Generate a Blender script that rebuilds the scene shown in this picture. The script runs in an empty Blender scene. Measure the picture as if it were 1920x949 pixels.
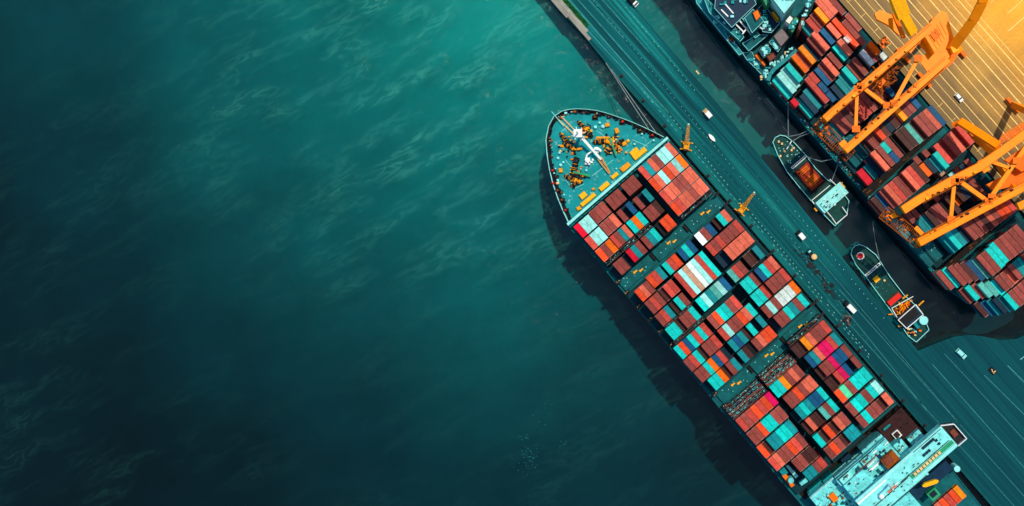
import bpy, bmesh, math, random
import numpy as np
from mathutils import Matrix, Vector, noise as mnoise
from mathutils.geometry import tessellate_polygon

random.seed(7)
SC = bpy.context.scene
COL = SC.collection

# ------------------------------------------------------------------ camera, light, exposure
H = 360.0                      # drone height above the water, looking straight down (a crop of a wider frame)
FPX = 1564.0                   # focal length in photograph pixels (1920 wide)
NX, NY = 1330.0, 520.0         # the pixel straight below the drone
cam_d = bpy.data.cameras.new('camera')
cam = bpy.data.objects.new('camera', cam_d)
COL.objects.link(cam)
cam.location = (0, 0, H)
cam_d.sensor_width = 36.0
cam_d.sensor_fit = 'HORIZONTAL'
cam_d.lens = FPX / 1920 * 36
cam_d.shift_x = (960 - NX) / 1920
cam_d.shift_y = (NY - 474.5) / 1920
cam_d.clip_end = 6000
SC.camera = cam

SUN_AZ = math.radians(50)      # direction towards the sun, counted from +X
SUN_EL = math.radians(65)
wd = bpy.data.worlds.new('World')
SC.world = wd
wd.use_nodes = True
nt = wd.node_tree
bg = nt.nodes['Background']
sky = nt.nodes.new('ShaderNodeTexSky')
sky.sky_type = 'NISHITA'
sky.sun_disc = False
sky.sun_elevation = SUN_EL
sky.sun_rotation = math.pi / 2 - SUN_AZ
nt.links.new(sky.outputs[0], bg.inputs[0])
bg.inputs[1].default_value = 0.15
sd = bpy.data.lights.new('sun', 'SUN')
sd.energy = 3.5
sd.angle = math.radians(0.9)
sd.color = (1.0, 0.86, 0.68)
so = bpy.data.objects.new('sun', sd)
COL.objects.link(so)
so.rotation_euler = (math.pi / 2 - SUN_EL, 0, SUN_AZ + math.pi / 2)
so.location = (300, 200, 400)
SC.view_settings.view_transform = 'Standard'
SC.view_settings.look = 'None'
SC.view_settings.exposure = 0.0
SC.view_settings.gamma = 1.0
SC.cycles.max_bounces = 8
SC.cycles.transparent_max_bounces = 12
SC.cycles.use_denoising = True
SC.cycles.sample_clamp_indirect = 4.0

# ------------------------------------------------------------------ frames
CU, SU = 0.655, 0.755          # the ships' axis in the photograph
ROT = -math.atan2(SU, CU)      # world heading of the ships' axis (bow to stern)


def P(px, py, z=0.0):
    k = (H - z) / FPX
    return Vector(((px - NX) * k, -(py - NY) * k, z))


def VUpx(v, u):
    return 1072 + SU * v + CU * u, 422 - CU * v + SU * u


def VU(v, u, z=0.0):
    return P(*VUpx(v, u), z)


def P2px(v, u):
    return 1303 + 0.8 * v + CU * u, -0.6 * v + SU * u


def mpp(z=0.0):
    return (H - z) / FPX


def hx(r, g, b, k=1.0):
    def f(c):
        c /= 255
        return (c / 12.92 if c <= .04045 else ((c + .055) / 1.055) ** 2.4) * k
    return (f(r), f(g), f(b), 1)


# ------------------------------------------------------------------ materials
def pm(name, col, rough=0.6, metal=0.0, var=0.25, scale=0.6, rnd=0.0, stain=0.0, stain_col=(0.05, 0.025, 0.015, 1), bump=0.0):
    m = bpy.data.materials.new(name)
    m.use_nodes = True
    t = m.node_tree
    b = t.nodes['Principled BSDF']
    b.inputs['Roughness'].default_value = rough
    b.inputs['Metallic'].default_value = metal
    b.inputs['Specular IOR Level'].default_value = .5 if rough < .2 else .10
    tc = t.nodes.new('ShaderNodeTexCoord')
    n = t.nodes.new('ShaderNodeTexNoise')
    n.inputs['Scale'].default_value = scale
    n.inputs['Detail'].default_value = 6
    n.inputs['Roughness'].default_value = 0.65
    oi = t.nodes.new('ShaderNodeObjectInfo')
    off = t.nodes.new('ShaderNodeVectorMath')
    off.operation = 'ADD'
    sc = t.nodes.new('ShaderNodeMath')
    sc.operation = 'MULTIPLY'
    sc.inputs[1].default_value = 97.0
    t.links.new(oi.outputs['Random'], sc.inputs[0])
    t.links.new(tc.outputs['Object'], off.inputs[0])
    t.links.new(sc.outputs[0], off.inputs[1])
    t.links.new(off.outputs[0], n.inputs['Vector'])
    mr = t.nodes.new('ShaderNodeMapRange')
    mr.inputs['From Min'].default_value = 0.3
    mr.inputs['From Max'].default_value = 0.7
    mr.inputs['To Min'].default_value = 1 - var
    mr.inputs['To Max'].default_value = 1 + var * 0.6
    t.links.new(n.outputs['Fac'], mr.inputs['Value'])
    val = mr.outputs[0]
    if rnd:
        r2 = t.nodes.new('ShaderNodeMapRange')
        r2.inputs['To Min'].default_value = 1 - rnd
        r2.inputs['To Max'].default_value = 1 + rnd * 0.7
        t.links.new(oi.outputs['Random'], r2.inputs['Value'])
        mu = t.nodes.new('ShaderNodeMath')
        mu.operation = 'MULTIPLY'
        t.links.new(val, mu.inputs[0])
        t.links.new(r2.outputs[0], mu.inputs[1])
        val = mu.outputs[0]
    hv = t.nodes.new('ShaderNodeHueSaturation')
    hv.inputs['Color'].default_value = col
    t.links.new(val, hv.inputs['Value'])
    out = hv.outputs[0]
    if stain:
        n2 = t.nodes.new('ShaderNodeTexNoise')
        n2.inputs['Scale'].default_value = scale * 2.3
        n2.inputs['Detail'].default_value = 8
        n2.inputs['Roughness'].default_value = 0.75
        t.links.new(off.outputs[0], n2.inputs['Vector'])
        m2 = t.nodes.new('ShaderNodeMapRange')
        m2.inputs['From Min'].default_value = 0.62 - stain * 0.2
        m2.inputs['From Max'].default_value = 0.74 - stain * 0.2
        t.links.new(n2.outputs['Fac'], m2.inputs['Value'])
        mx = t.nodes.new('ShaderNodeMix')
        mx.data_type = 'RGBA'
        t.links.new(m2.outputs[0], mx.inputs['Factor'])
        t.links.new(out, mx.inputs[6])
        mx.inputs[7].default_value = stain_col
        out = mx.outputs[2]
    t.links.new(out, b.inputs['Base Color'])
    if bump:
        bp = t.nodes.new('ShaderNodeBump')
        bp.inputs['Strength'].default_value = bump
        bp.inputs['Distance'].default_value = 0.2
        t.links.new(n.outputs['Fac'], bp.inputs['Height'])
        t.links.new(bp.outputs[0], b.inputs['Normal'])
    return m


M = {}
M['deck'] = pm('deck_teal', hx(6, 142, 146), .55, var=.25, scale=.18, stain=.25, stain_col=hx(150, 200, 195))
M['deck_dark'] = pm('deck_dark_teal', hx(8, 92, 98), .65, var=.4, scale=.3, stain=.2, stain_col=hx(20, 40, 40))
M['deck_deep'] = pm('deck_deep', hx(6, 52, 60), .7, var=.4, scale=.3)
M['hull'] = pm('hull_paint', hx(6, 58, 70), .5, var=.3, scale=.2)
M['hull_red'] = pm('hull_antifoul', hx(70, 30, 28), .7)
M['aqua'] = pm('aqua_white', hx(140, 226, 222), .5, var=.2, scale=.3, stain=.1, stain_col=hx(40, 110, 115))
M['aqua_worn'] = pm('aqua_worn', hx(106, 218, 218), .55, var=.4, scale=.35, stain=.4, stain_col=hx(14, 60, 72))
M['aqua_roof'] = pm('aqua_roof', hx(126, 228, 224), .5, var=.35, scale=.22, stain=.22, stain_col=hx(30, 120, 126))
M['casing'] = pm('casing_brown', hx(54, 28, 28), .6, var=.4, scale=.5, stain=.3, stain_col=hx(26, 22, 26))
M['white'] = pm('white_paint', hx(226, 236, 232), .45, var=.15, scale=.8)
M['black'] = pm('black_steel', hx(18, 22, 26), .5, var=.4, scale=1.0)
M['dark'] = pm('dark_steel', hx(34, 34, 38), .55, var=.4, scale=1.0, stain=.3, stain_col=hx(90, 60, 40))
M['blackb'] = pm('black_brown_steel', hx(24, 20, 18), .7, var=.5, scale=.6, stain=.25, stain_col=hx(64, 44, 28))  # black-brown plating for gap decks and wide bridges
M['navy'] = pm('navy_paint', hx(8, 48, 72), .5, var=.3, scale=.5)
M['gold'] = pm('gold_machinery', hx(232, 156, 22), .45, var=.4, scale=1.2, stain=.25, stain_col=hx(60, 40, 18))
M['yellow'] = pm('yellow_paint', hx(248, 178, 18), .45, var=.2, scale=1.0)
M['orange'] = pm('orange_paint', hx(255, 144, 0), .42, var=.12, scale=.15, stain=.06, stain_col=hx(180, 78, 12))
M['orange_deep'] = pm('orange_deep', hx(236, 112, 4), .5, var=.25, scale=.4, stain=.2, stain_col=hx(120, 50, 14))
M['rust'] = pm('rusty_orange', hx(150, 78, 22), .7, var=.5, scale=.8, stain=.35, stain_col=hx(50, 28, 14))
M['brown'] = pm('brown_paint', hx(120, 62, 44), .6, var=.3, scale=.5)
M['red'] = pm('red_paint', hx(220, 30, 24), .45, var=.2, scale=.8)
M['teal_box'] = pm('teal_box', hx(10, 130, 132), .5, var=.25, scale=.6)
M['green_box'] = pm('green_box', hx(40, 150, 104), .5, var=.25, scale=.6)
M['grey'] = pm('grey_paint', hx(120, 112, 112), .6, var=.25, scale=.6)
M['glass'] = pm('dark_glass', hx(16, 34, 42), .12, var=.1)
M['rubber'] = pm('black_rubber', hx(16, 16, 17), .8)
M['rope'] = pm('pale_rope', hx(120, 140, 140), .8)
M['rope_dark'] = pm('dark_rope', hx(70, 76, 84), .8)
M['beige'] = pm('beige_paint', hx(226, 190, 130), .5)
M['boat_deck'] = pm('boat_deck_green', hx(8, 66, 62), .6, var=.4, scale=.6)
M['boat_hull'] = pm('boat_hull_green', hx(8, 78, 84), .5, var=.3, scale=.5)
M['bark'] = pm('concrete_coping', hx(150, 148, 136), .85, var=.35, scale=.15, stain=.2, stain_col=hx(80, 90, 80))

CCOL = {
    's': ('salmon', (226, 110, 84)), 'r': ('coral red', (200, 74, 62)), 'c': ('crimson', (214, 14, 46)),
    'o': ('bright orange', (250, 112, 8)), 'O': ('orange red', (232, 78, 36)), 'm': ('maroon', (148, 70, 62)),
    'd': ('dark brown', (74, 42, 40)), 't': ('turquoise', (0, 212, 202)), 'T': ('teal', (6, 146, 152)),
    'q': ('sea green', (84, 184, 172)), 'p': ('pale aqua', (152, 230, 222)), 'w': ('white', (216, 236, 230)),
    'b': ('blue', (6, 88, 132)), 'n': ('navy', (4, 50, 72)), 'k': ('magenta', (226, 4, 96)),
    'g': ('mint green', (80, 214, 160)), 'y': ('amber', (250, 150, 22)), 'a': ('tan', (192, 148, 118)),
    'x': ('black', (24, 26, 30)),
}
CM = {}
for k_, (n_, c_) in CCOL.items():
    CM[k_] = pm('container_' + n_.replace(' ', '_'), hx(*c_), .5, var=.34, scale=.55, rnd=.26, stain=.26,
                stain_col=hx(c_[0] * .45 + 20, c_[1] * .45 + 14, c_[2] * .45 + 10))
M['frame_light'] = pm('container_frame', hx(190, 150, 136), .5, var=.2)


# ------------------------------------------------------------------ mesh builder
class MB:
    def __init__(self):
        self.v, self.f, self.mi = [], [], []
        self.cuts = []

    def add(self, vs, fs, mi=0):
        o = len(self.v)
        self.cuts.append((o, len(self.f)))
        self.v += [tuple(x) for x in vs]
        self.f += [tuple(i + o for i in f) for f in fs]
        self.mi += [mi] * len(fs)
        return self

    def hexa(self, b4, t4, mi=0):      # bottom and top rings, counter-clockwise from above
        n = len(b4)
        fs = [tuple(range(n - 1, -1, -1)), tuple(range(n, 2 * n))]
        fs += [(i, (i + 1) % n, n + (i + 1) % n, n + i) for i in range(n)]
        return self.add(list(b4) + list(t4), fs, mi)

    def prism(self, pts, z0, z1, mi=0):
        a = sum(pts[i][0] * pts[(i + 1) % len(pts)][1] - pts[(i + 1) % len(pts)][0] * pts[i][1] for i in range(len(pts)))
        if a < 0:
            pts = pts[::-1]
        return self.hexa([(p[0], p[1], z0) for p in pts], [(p[0], p[1], z1) for p in pts], mi)

    def boxl(self, x0, x1, y0, y1, z0, z1, mi=0, ch=0.0):
        if ch:
            c = min(ch, (x1 - x0) * .3, (y1 - y0) * .3, (z1 - z0) * .5)
            self.hexa([(x0, y0, z0), (x1, y0, z0), (x1, y1, z0), (x0, y1, z0)],
                      [(x0, y0, z1 - c), (x1, y0, z1 - c), (x1, y1, z1 - c), (x0, y1, z1 - c)], mi)
            return self.hexa([(x0, y0, z1 - c), (x1, y0, z1 - c), (x1, y1, z1 - c), (x0, y1, z1 - c)],
                             [(x0 + c, y0 + c, z1), (x1 - c, y0 + c, z1), (x1 - c, y1 - c, z1), (x0 + c, y1 - c, z1)], mi)
        return self.hexa([(x0, y0, z0), (x1, y0, z0), (x1, y1, z0), (x0, y1, z0)],
                         [(x0, y0, z1), (x1, y0, z1), (x1, y1, z1), (x0, y1, z1)], mi)

    def vubox(self, v0, v1, u0, u1, z0, z1, mi=0, zr=None):
        zr = z1 if zr is None else zr
        pts = [VU(v0, u0, zr), VU(v1, u0, zr), VU(v1, u1, zr), VU(v0, u1, zr)]
        return self.prism([(p.x, p.y) for p in pts], z0, z1, mi)

    def pxpoly(self, pts, z0, z1, mi=0):
        q = [P(a, b, z1) for a, b in pts]
        return self.prism([(p.x, p.y) for p in q], z0, z1, mi)

    def beam(self, a, b, w, h, mi=0, w2=None, h2=None):   # rectangular bar between two points
        a, b = Vector(a), Vector(b)
        d = (b - a).normalized()
        up = Vector((0, 0, 1)) if abs(d.z) < .95 else Vector((CU, -SU, 0))
        s = d.cross(up).normalized()
        t = s.cross(d).normalized()
        w2 = w if w2 is None else w2
        h2 = h if h2 is None else h2
        ra = [a + s * (i * w / 2) + t * (j * h / 2) for i, j in ((-1, -1), (1, -1), (1, 1), (-1, 1))]
        rb = [b + s * (i * w2 / 2) + t * (j * h2 / 2) for i, j in ((-1, -1), (1, -1), (1, 1), (-1, 1))]
        fs = [(0, 1, 2, 3), (7, 6, 5, 4)] + [(i, 4 + i, 4 + (i + 1) % 4, (i + 1) % 4) for i in range(4)]
        return self.add(ra + rb, fs, mi)

    def tube(self, a, b, r, n=8, mi=0, r2=None):
        a, b = Vector(a), Vector(b)
        r2 = r if r2 is None else r2
        d = (b - a).normalized()
        up = Vector((0, 0, 1)) if abs(d.z) < .9 else Vector((1, 0, 0))
        s = d.cross(up).normalized()
        t = s.cross(d)
        ra = [a + (s * math.cos(2 * math.pi * i / n) + t * math.sin(2 * math.pi * i / n)) * r for i in range(n)]
        rb = [b + (s * math.cos(2 * math.pi * i / n) + t * math.sin(2 * math.pi * i / n)) * r2 for i in range(n)]
        fs = [tuple(range(n)), tuple(range(2 * n - 1, n - 1, -1))]
        fs += [(i, n + i, n + (i + 1) % n, (i + 1) % n) for i in range(n)]
        return self.add(ra + rb, fs, mi)

    def path(self, pts, r, n=6, mi=0):
        for a, b in zip(pts, pts[1:]):
            self.tube(a, b, r, n, mi)
        return self

    def dome(self, c, r, n=12, k=5, flat=1.0, mi=0):
        vs, fs = [], []
        for j in range(k):
            an = math.pi / 2 * j / k
            for i in range(n):
                q = 2 * math.pi * i / n
                vs.append((c[0] + r * math.cos(an) * math.cos(q), c[1] + r * math.cos(an) * math.sin(q), c[2] + r * flat * math.sin(an)))
        vs.append((c[0], c[1], c[2] + r * flat))
        for j in range(k - 1):
            for i in range(n):
                fs.append((j * n + i, j * n + (i + 1) % n, (j + 1) * n + (i + 1) % n, (j + 1) * n + i))
        for i in range(n):
            fs.append(((k - 1) * n + i, (k - 1) * n + (i + 1) % n, k * n))
        fs.append(tuple(range(n - 1, -1, -1)))
        return self.add(vs, fs, mi)

    def build_each(self, name, mats, parent):
        """Links every shape that was added as a part of its own."""
        mats = mats if isinstance(mats, (list, tuple)) else [mats]
        for (v0, f0), (v1, f1) in zip(self.cuts, self.cuts[1:] + [(len(self.v), len(self.f))]):
            m = MB()
            m.v = self.v[v0:v1]
            m.f = [tuple(i - v0 for i in f) for f in self.f[f0:f1]]
            m.mi = [0] * len(m.f)
            m.build(name, [mats[self.mi[f0]]], parent)

    def build(self, name, mats, parent=None, world=True, loc=None, rotz=0.0, smooth=False, fix=True):
        """Links the collected shapes as ONE mesh object. world: the vertices are world coordinates."""
        if parent is not None:
            root = parent
            while root.parent is not None:
                root = root.parent
            W = Matrix.Translation(root.location) @ Matrix.Rotation(root.rotation_euler.z, 4, 'Z')
        else:
            if loc is None and world:
                xs = np.array(self.v)
                loc = ((xs[:, 0].min() + xs[:, 0].max()) / 2, (xs[:, 1].min() + xs[:, 1].max()) / 2, xs[:, 2].min())
            W = Matrix.Translation(loc or (0, 0, 0)) @ Matrix.Rotation(rotz, 4, 'Z')
        inv = W.inverted()
        vs = [inv @ Vector(q) for q in self.v] if world else [Vector(q) for q in self.v]
        me = bpy.data.meshes.new(name)
        me.from_pydata([tuple(q) for q in vs], [], self.f)
        if not isinstance(mats, (list, tuple)):
            mats = [mats]
        for mm in mats:
            me.materials.append(mm)
        me.polygons.foreach_set('material_index', self.mi)
        if fix:
            bm = bmesh.new()
            bm.from_mesh(me)
            bmesh.ops.recalc_face_normals(bm, faces=bm.faces)
            bm.to_mesh(me)
            bm.free()
        if smooth:
            me.polygons.foreach_set('use_smooth', [True] * len(me.polygons))
        me.update()
        o = bpy.data.objects.new(name, me)
        COL.objects.link(o)
        if parent is not None:
            o.parent = parent
        else:
            o.location = W.to_translation()
            o.rotation_euler.z = rotz
        return o


def tag(o, label=None, cat=None, group=None, kind=None):
    if label:
        o['label'] = label
    if cat:
        o['category'] = cat
    if group:
        o['group'] = group
    if kind:
        o['kind'] = kind
    return o


def thing(name, label, cat, loc, rotz=0.0, group=None):
    o = bpy.data.objects.new(name, None)
    COL.objects.link(o)
    o.empty_display_size = 1
    o.location = loc
    o.rotation_euler.z = rotz
    return tag(o, label, cat, group)


def kids(o):
    return [c for c in COL.objects if c.parent == o]


def copy_tree(o, parent=None):
    ch = kids(o)
    c = o.copy()
    COL.objects.link(c)
    if parent is not None:
        c.parent = parent
    for k in ch:
        copy_tree(k, c)
    return c


# ================================================================== SETTING
QZ = 3.0


def nodes_of(m):
    m.use_nodes = True
    return m.node_tree, m.node_tree.nodes, m.node_tree.links


def ship_coords(t, sx=1, sy=1, rot=-ROT):
    """World position turned so that x runs along the quay and y across it, scaled."""
    g = t.nodes.new('ShaderNodeNewGeometry')
    a = t.nodes.new('ShaderNodeVectorRotate')
    a.rotation_type = 'Z_AXIS'
    a.inputs['Angle'].default_value = rot
    t.links.new(g.outputs['Position'], a.inputs['Vector'])
    b = t.nodes.new('ShaderNodeVectorMath')
    b.operation = 'MULTIPLY'
    b.inputs[1].default_value = (sx, sy, 1)
    t.links.new(a.outputs[0], b.inputs[0])
    return b.outputs[0]


def noise_node(t, vec, scale, detail=5, rough=.6, dist=0.0):
    n = t.nodes.new('ShaderNodeTexNoise')
    n.inputs['Scale'].default_value = scale
    n.inputs['Detail'].default_value = detail
    n.inputs['Roughness'].default_value = rough
    n.inputs['Distortion'].default_value = dist
    t.links.new(vec, n.inputs['Vector'])
    return n.outputs['Fac']


def ramp(t, fac, stops):
    r = t.nodes.new('ShaderNodeValToRGB')
    e = r.color_ramp.elements
    while len(e) < len(stops):
        e.new(.5)
    for el, (p, c) in zip(e, stops):
        el.position = p
        el.color = c
    t.links.new(fac, r.inputs[0])
    return r.outputs[0]


def mix(t, fac, a, b, mode='MIX'):
    m = t.nodes.new('ShaderNodeMix')
    m.data_type = 'RGBA'
    m.blend_type = mode
    for sock, x in ((m.inputs['Factor'], fac), (m.inputs[6], a), (m.inputs[7], b)):
        if hasattr(x, 'links') or hasattr(x, 'is_linked'):
            t.links.new(x, sock)
        else:
            sock.default_value = x
    return m.outputs[2]


def mrange(t, v, a, b, c, d):
    m = t.nodes.new('ShaderNodeMapRange')
    for i, x in zip(('From Min', 'From Max', 'To Min', 'To Max'), (a, b, c, d)):
        m.inputs[i].default_value = x
    t.links.new(v, m.inputs['Value'])
    return m.outputs[0]


def vmath(t, op, a, b):
    m = t.nodes.new('ShaderNodeMath')
    m.operation = op
    for i, x in enumerate((a, b)):
        if isinstance(x, (int, float)):
            m.inputs[i].default_value = x
        else:
            t.links.new(x, m.inputs[i])
    return m.outputs[0]


# ---- water: a clear, light-absorbing body over a sandy bed, its depth shaped to imitate uneven light
mw = bpy.data.materials.new('sea_water')
t, N, L = nodes_of(mw)
N.remove(N['Principled BSDF'])
out = N['Material Output']
wc = ship_coords(t, .125, .034, -math.radians(29) - math.pi / 2)       # long wave crests
g0 = N.new('ShaderNodeNewGeometry')
big = noise_node(t, g0.outputs['Position'], .008, 2, .5)
warp = N.new('ShaderNodeVectorMath')
warp.operation = 'SCALE'
nz = N.new('ShaderNodeTexNoise')
nz.inputs['Scale'].default_value = .012
nz.inputs['Detail'].default_value = 2
L.new(g0.outputs['Position'], nz.inputs['Vector'])
L.new(nz.outputs['Color'], warp.inputs[0])
warp.inputs['Scale'].default_value = .9
wadd = N.new('ShaderNodeVectorMath')
wadd.operation = 'ADD'
L.new(wc, wadd.inputs[0])
L.new(warp.outputs[0], wadd.inputs[1])
w1 = noise_node(t, wadd.outputs[0], 1.0, 4, .5, .3)
w2 = noise_node(t, wadd.outputs[0], 3.1, 5, .55, .5)
w3 = noise_node(t, g0.outputs['Position'], .42, 5, .65)
hgt = vmath(t, 'ADD', vmath(t, 'MULTIPLY', w1, 1.7), vmath(t, 'ADD', vmath(t, 'MULTIPLY', w2, .75), vmath(t, 'MULTIPLY', w3, .16)))
calm = N.new('ShaderNodeVectorMath')          # the dock basin is sheltered, the sea is not
calm.operation = 'DISTANCE'
L.new(g0.outputs['Position'], calm.inputs[0])
calm.inputs[1].default_value = P(760, 300, 0)
hgt = vmath(t, 'MULTIPLY', hgt, mrange(t, calm.outputs['Value'], 90, 150, 1, .12))
bp = N.new('ShaderNodeBump')
bp.inputs['Strength'].default_value = 1.0
bp.inputs['Distance'].default_value = 1.0
L.new(hgt, bp.inputs['Height'])
fr = N.new('ShaderNodeFresnel')
fr.inputs['IOR'].default_value = 1.33
L.new(bp.outputs[0], fr.inputs['Normal'])
gl = N.new('ShaderNodeBsdfGlossy')
gl.inputs['Roughness'].default_value = .14
L.new(bp.outputs[0], gl.inputs['Normal'])
tr = N.new('ShaderNodeBsdfTransparent')
df = N.new('ShaderNodeBsdfDiffuse')
df.inputs['Color'].default_value = hx(84, 190, 168)
L.new(bp.outputs[0], df.inputs['Normal'])
ridge = vmath(t, 'ABSOLUTE', vmath(t, 'SUBTRACT', w2, .5), 0)
crest = mrange(t, ridge, .075, .0, 0, 1)
broad = mrange(t, w1, .46, .68, 0, 1)
patch = mrange(t, big, .36, .60, .1, 1)
# pale crests painted in for sun glints, fading with distance from this point
shv = N.new('ShaderNodeVectorMath')
shv.operation = 'DISTANCE'
L.new(g0.outputs['Position'], shv.inputs[0])
shv.inputs[1].default_value = P(880, 40, 0)
glint_zone = mrange(t, shv.outputs['Value'], 150, 10, .08, .8)
foam = vmath(t, 'MULTIPLY', vmath(t, 'MULTIPLY', crest, patch), vmath(t, 'MULTIPLY', broad, .38))  # crest colour laid on as painted glints
foam = vmath(t, 'ADD', foam, vmath(t, 'MULTIPLY', broad, .05))
foam = vmath(t, 'ADD', vmath(t, 'MULTIPLY', foam, glint_zone), .006)
mx1 = N.new('ShaderNodeMixShader')
L.new(foam, mx1.inputs[0])
L.new(tr.outputs[0], mx1.inputs[1])
L.new(df.outputs[0], mx1.inputs[2])
mx2 = N.new('ShaderNodeMixShader')
L.new(fr.outputs[0], mx2.inputs[0])
L.new(mx1.outputs[0], mx2.inputs[1])
L.new(gl.outputs[0], mx2.inputs[2])
L.new(mx2.outputs[0], out.inputs['Surface'])
va = N.new('ShaderNodeVolumeAbsorption')
SIG = (.38, .0415, .0335)
va.inputs['Density'].default_value = .40
va.inputs['Color'].default_value = (1 - SIG[0] / .40, 1 - SIG[1] / .40, 1 - SIG[2] / .40, 1)
L.new(va.outputs[0], out.inputs['Volume'])
wb = MB().add([(-1500, -1500, 0), (1500, -1500, 0), (1500, 1500, 0), (-1500, 1500, 0)], [(0, 1, 2, 3)])
tag(wb.build('water', mw, loc=(0, 0, 0), fix=False), 'teal sea and harbour water', kind='structure')

DEPTH = [(950, 20, 5), (1010, 140, 7.5), (760, 60, 6.5), (600, 20, 11), (350, 30, 16), (60, 60, 24), (60, 300, 28), (60, 520, 33), (60, 720, 40), (100, 930, 46),
         (350, 250, 16), (350, 500, 24), (330, 700, 31), (350, 930, 42), (600, 200, 13), (600, 400, 16.5), (600, 600, 23), (600, 780, 30), (600, 930, 36),
         (850, 220, 10), (850, 380, 14), (900, 520, 16), (900, 650, 19), (950, 800, 26), (950, 940, 33), (1050, 560, 20), (1100, 700, 24), (1200, 800, 28),
         (1250, 930, 36), (1120, 170, 11), (1350, 60, 14), (1400, 140, 14), (1470, 220, 14), (1540, 320, 14), (1600, 400, 14), (1700, 520, 15), (1760, 610, 20), (1860, 600, 34), (1910, 620, 36), (-300, 400, 44), (900, -300, 7), (300, -200, 20), (900, 1300, 46)]
gx, gy = np.meshgrid(np.linspace(-700, 700, 90), np.linspace(-700, 700, 90))
ppx, ppy = gx / mpp() + NX, NY - gy / mpp()
num = np.zeros_like(gx)
den = np.zeros_like(gx)
for a, b, d in DEPTH:
    w = 1.0 / (((ppx - a) ** 2 + (ppy - b) ** 2) + 60.0 ** 2) ** 1.6
    num += w * d
    den += w
dep = num / den  # shallow reads bright, deep reads dark: the light falloff is shaped here
sb = MB()
vs = [(gx[j, i], gy[j, i], -dep[j, i]) for j in range(90) for i in range(90)]
fs = [(j * 90 + i, j * 90 + i + 1, (j + 1) * 90 + i + 1, (j + 1) * 90 + i) for j in range(89) for i in range(89)]
sb.add(vs, fs)
M['sand'] = pm('sea_sand', hx(172, 174, 160), .9, var=.25, scale=.02)
tag(sb.build('seabed', M['sand'], smooth=True, fix=False), 'pale sandy seabed under the water', kind='structure')

# ---- land: one slab with the dock basin cut out of it
UQ0 = (Matrix.Rotation(-ROT, 4, 'Z') @ VU(300, -250, 0)).x
UQ1 = (Matrix.Rotation(-ROT, 4, 'Z') @ VU(300, 560, 0)).x
mq = bpy.data.materials.new('quay_asphalt')
t, N, L = nodes_of(mq)
b = N['Principled BSDF']
c1 = ship_coords(t, .005, .95)
c2 = ship_coords(t, .012, .16)
c3 = ship_coords(t, .05, .25)
f1 = noise_node(t, c1, 1.0, 5, .6)
f2 = noise_node(t, c2, 1.0, 3, .5)
f3 = noise_node(t, c3, 1.0, 6, .7)
g0 = N.new('ShaderNodeNewGeometry')
f4 = noise_node(t, g0.outputs['Position'], 1.2, 6, .7)
f5 = noise_node(t, g0.outputs['Position'], .010, 2, .5)
base = ramp(t, f2, [(.3, hx(3, 84, 88)), (.5, hx(8, 116, 118)), (.7, hx(24, 148, 142))])
base = mix(t, mrange(t, f1, .46, .64, 0, .8), base, hx(3, 44, 52))
base = mix(t, mrange(t, noise_node(t, ship_coords(t, .008, .28), 1.0, 3, .5), .52, .60, 0, .6), base, hx(3, 52, 60))
base = mix(t, mrange(t, f1, .47, .30, 0, .5), base, hx(36, 142, 138))
base = mix(t, mrange(t, f3, .52, .7, 0, .35), base, hx(6, 56, 60))
base = mix(t, mrange(t, f4, .35, .65, .25, 0), base, hx(3, 40, 46))
base = mix(t, mrange(t, f5, .40, .60, 0, .45), base, hx(5, 58, 64))
sp_ = N.new('ShaderNodeSeparateXYZ')
L.new(ship_coords(t), sp_.inputs[0])
u_tone = vmath(t, 'ADD', sp_.outputs['X'], vmath(t, 'MULTIPLY', vmath(t, 'SUBTRACT', f5, .5), 160.0))
base = mix(t, mrange(t, u_tone, UQ0, UQ1, 0, .75), base, hx(3, 60, 70))  # tone darkens along the quay, edge broken by noise
L.new(base, b.inputs['Base Color'])
b.inputs['Roughness'].default_value = .8
b.inputs['Specular IOR Level'].default_value = .08
bpn = N.new('ShaderNodeBump')
bpn.inputs['Strength'].default_value = .3
bpn.inputs['Distance'].default_value = .1
L.new(f4, bpn.inputs['Height'])
L.new(bpn.outputs[0], b.inputs['Normal'])


def poly_slab(pts_vu, z0, z1):
    """Slab from an outline that may be concave."""
    pts = [VU(v, u, z1) for v, u in pts_vu]
    bm = bmesh.new()
    top = [bm.verts.new((p.x, p.y, z1)) for p in pts]
    bot = [bm.verts.new((p.x, p.y, z0)) for p in pts]
    n = len(pts)
    for tri in tessellate_polygon([[v.co for v in top]]):
        f_ = bm.faces.new([top[i] for i in tri])
        f_.normal_update()
        if f_.normal.z < 0:
            f_.normal_flip()
    for i in range(n):
        bm.faces.new((top[i], top[(i + 1) % n], bot[(i + 1) % n], bot[i]))
    bmesh.ops.recalc_face_normals(bm, faces=[f for f in bm.faces if len(f.verts) == 4])
    return bm


def bm_obj(bm, name, mat, loc=(0, 0, 0)):
    me = bpy.data.meshes.new(name)
    bm.to_mesh(me)
    bm.free()
    me.materials.append(mat)
    o = bpy.data.objects.new(name, me)
    COL.objects.link(o)
    return o


LAND = [(246, -1200), (246, -346), (250, -262), (247, -150), (249, 0), (249, 1700), (2600, 1700), (2600, -1200), (655, -1200),
        (655, 640), (645, 690), (620, 712), (580, 722), (530, 720), (490, 708), (466, 690), (448, 666), (428, 644), (404, 628), (372, 616), (336, 604), (356, 0), (361, -1200)]
tag(bm_obj(poly_slab(LAND, -60, QZ), 'quay', mq), 'dark teal asphalt quay between the ships', kind='structure')

def vloc(v):
    q = Matrix.Rotation(-ROT, 4, 'Z') @ VU(v, 0, QZ)
    return q.y


YV0, YV1 = vloc(700), vloc(900)
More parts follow.
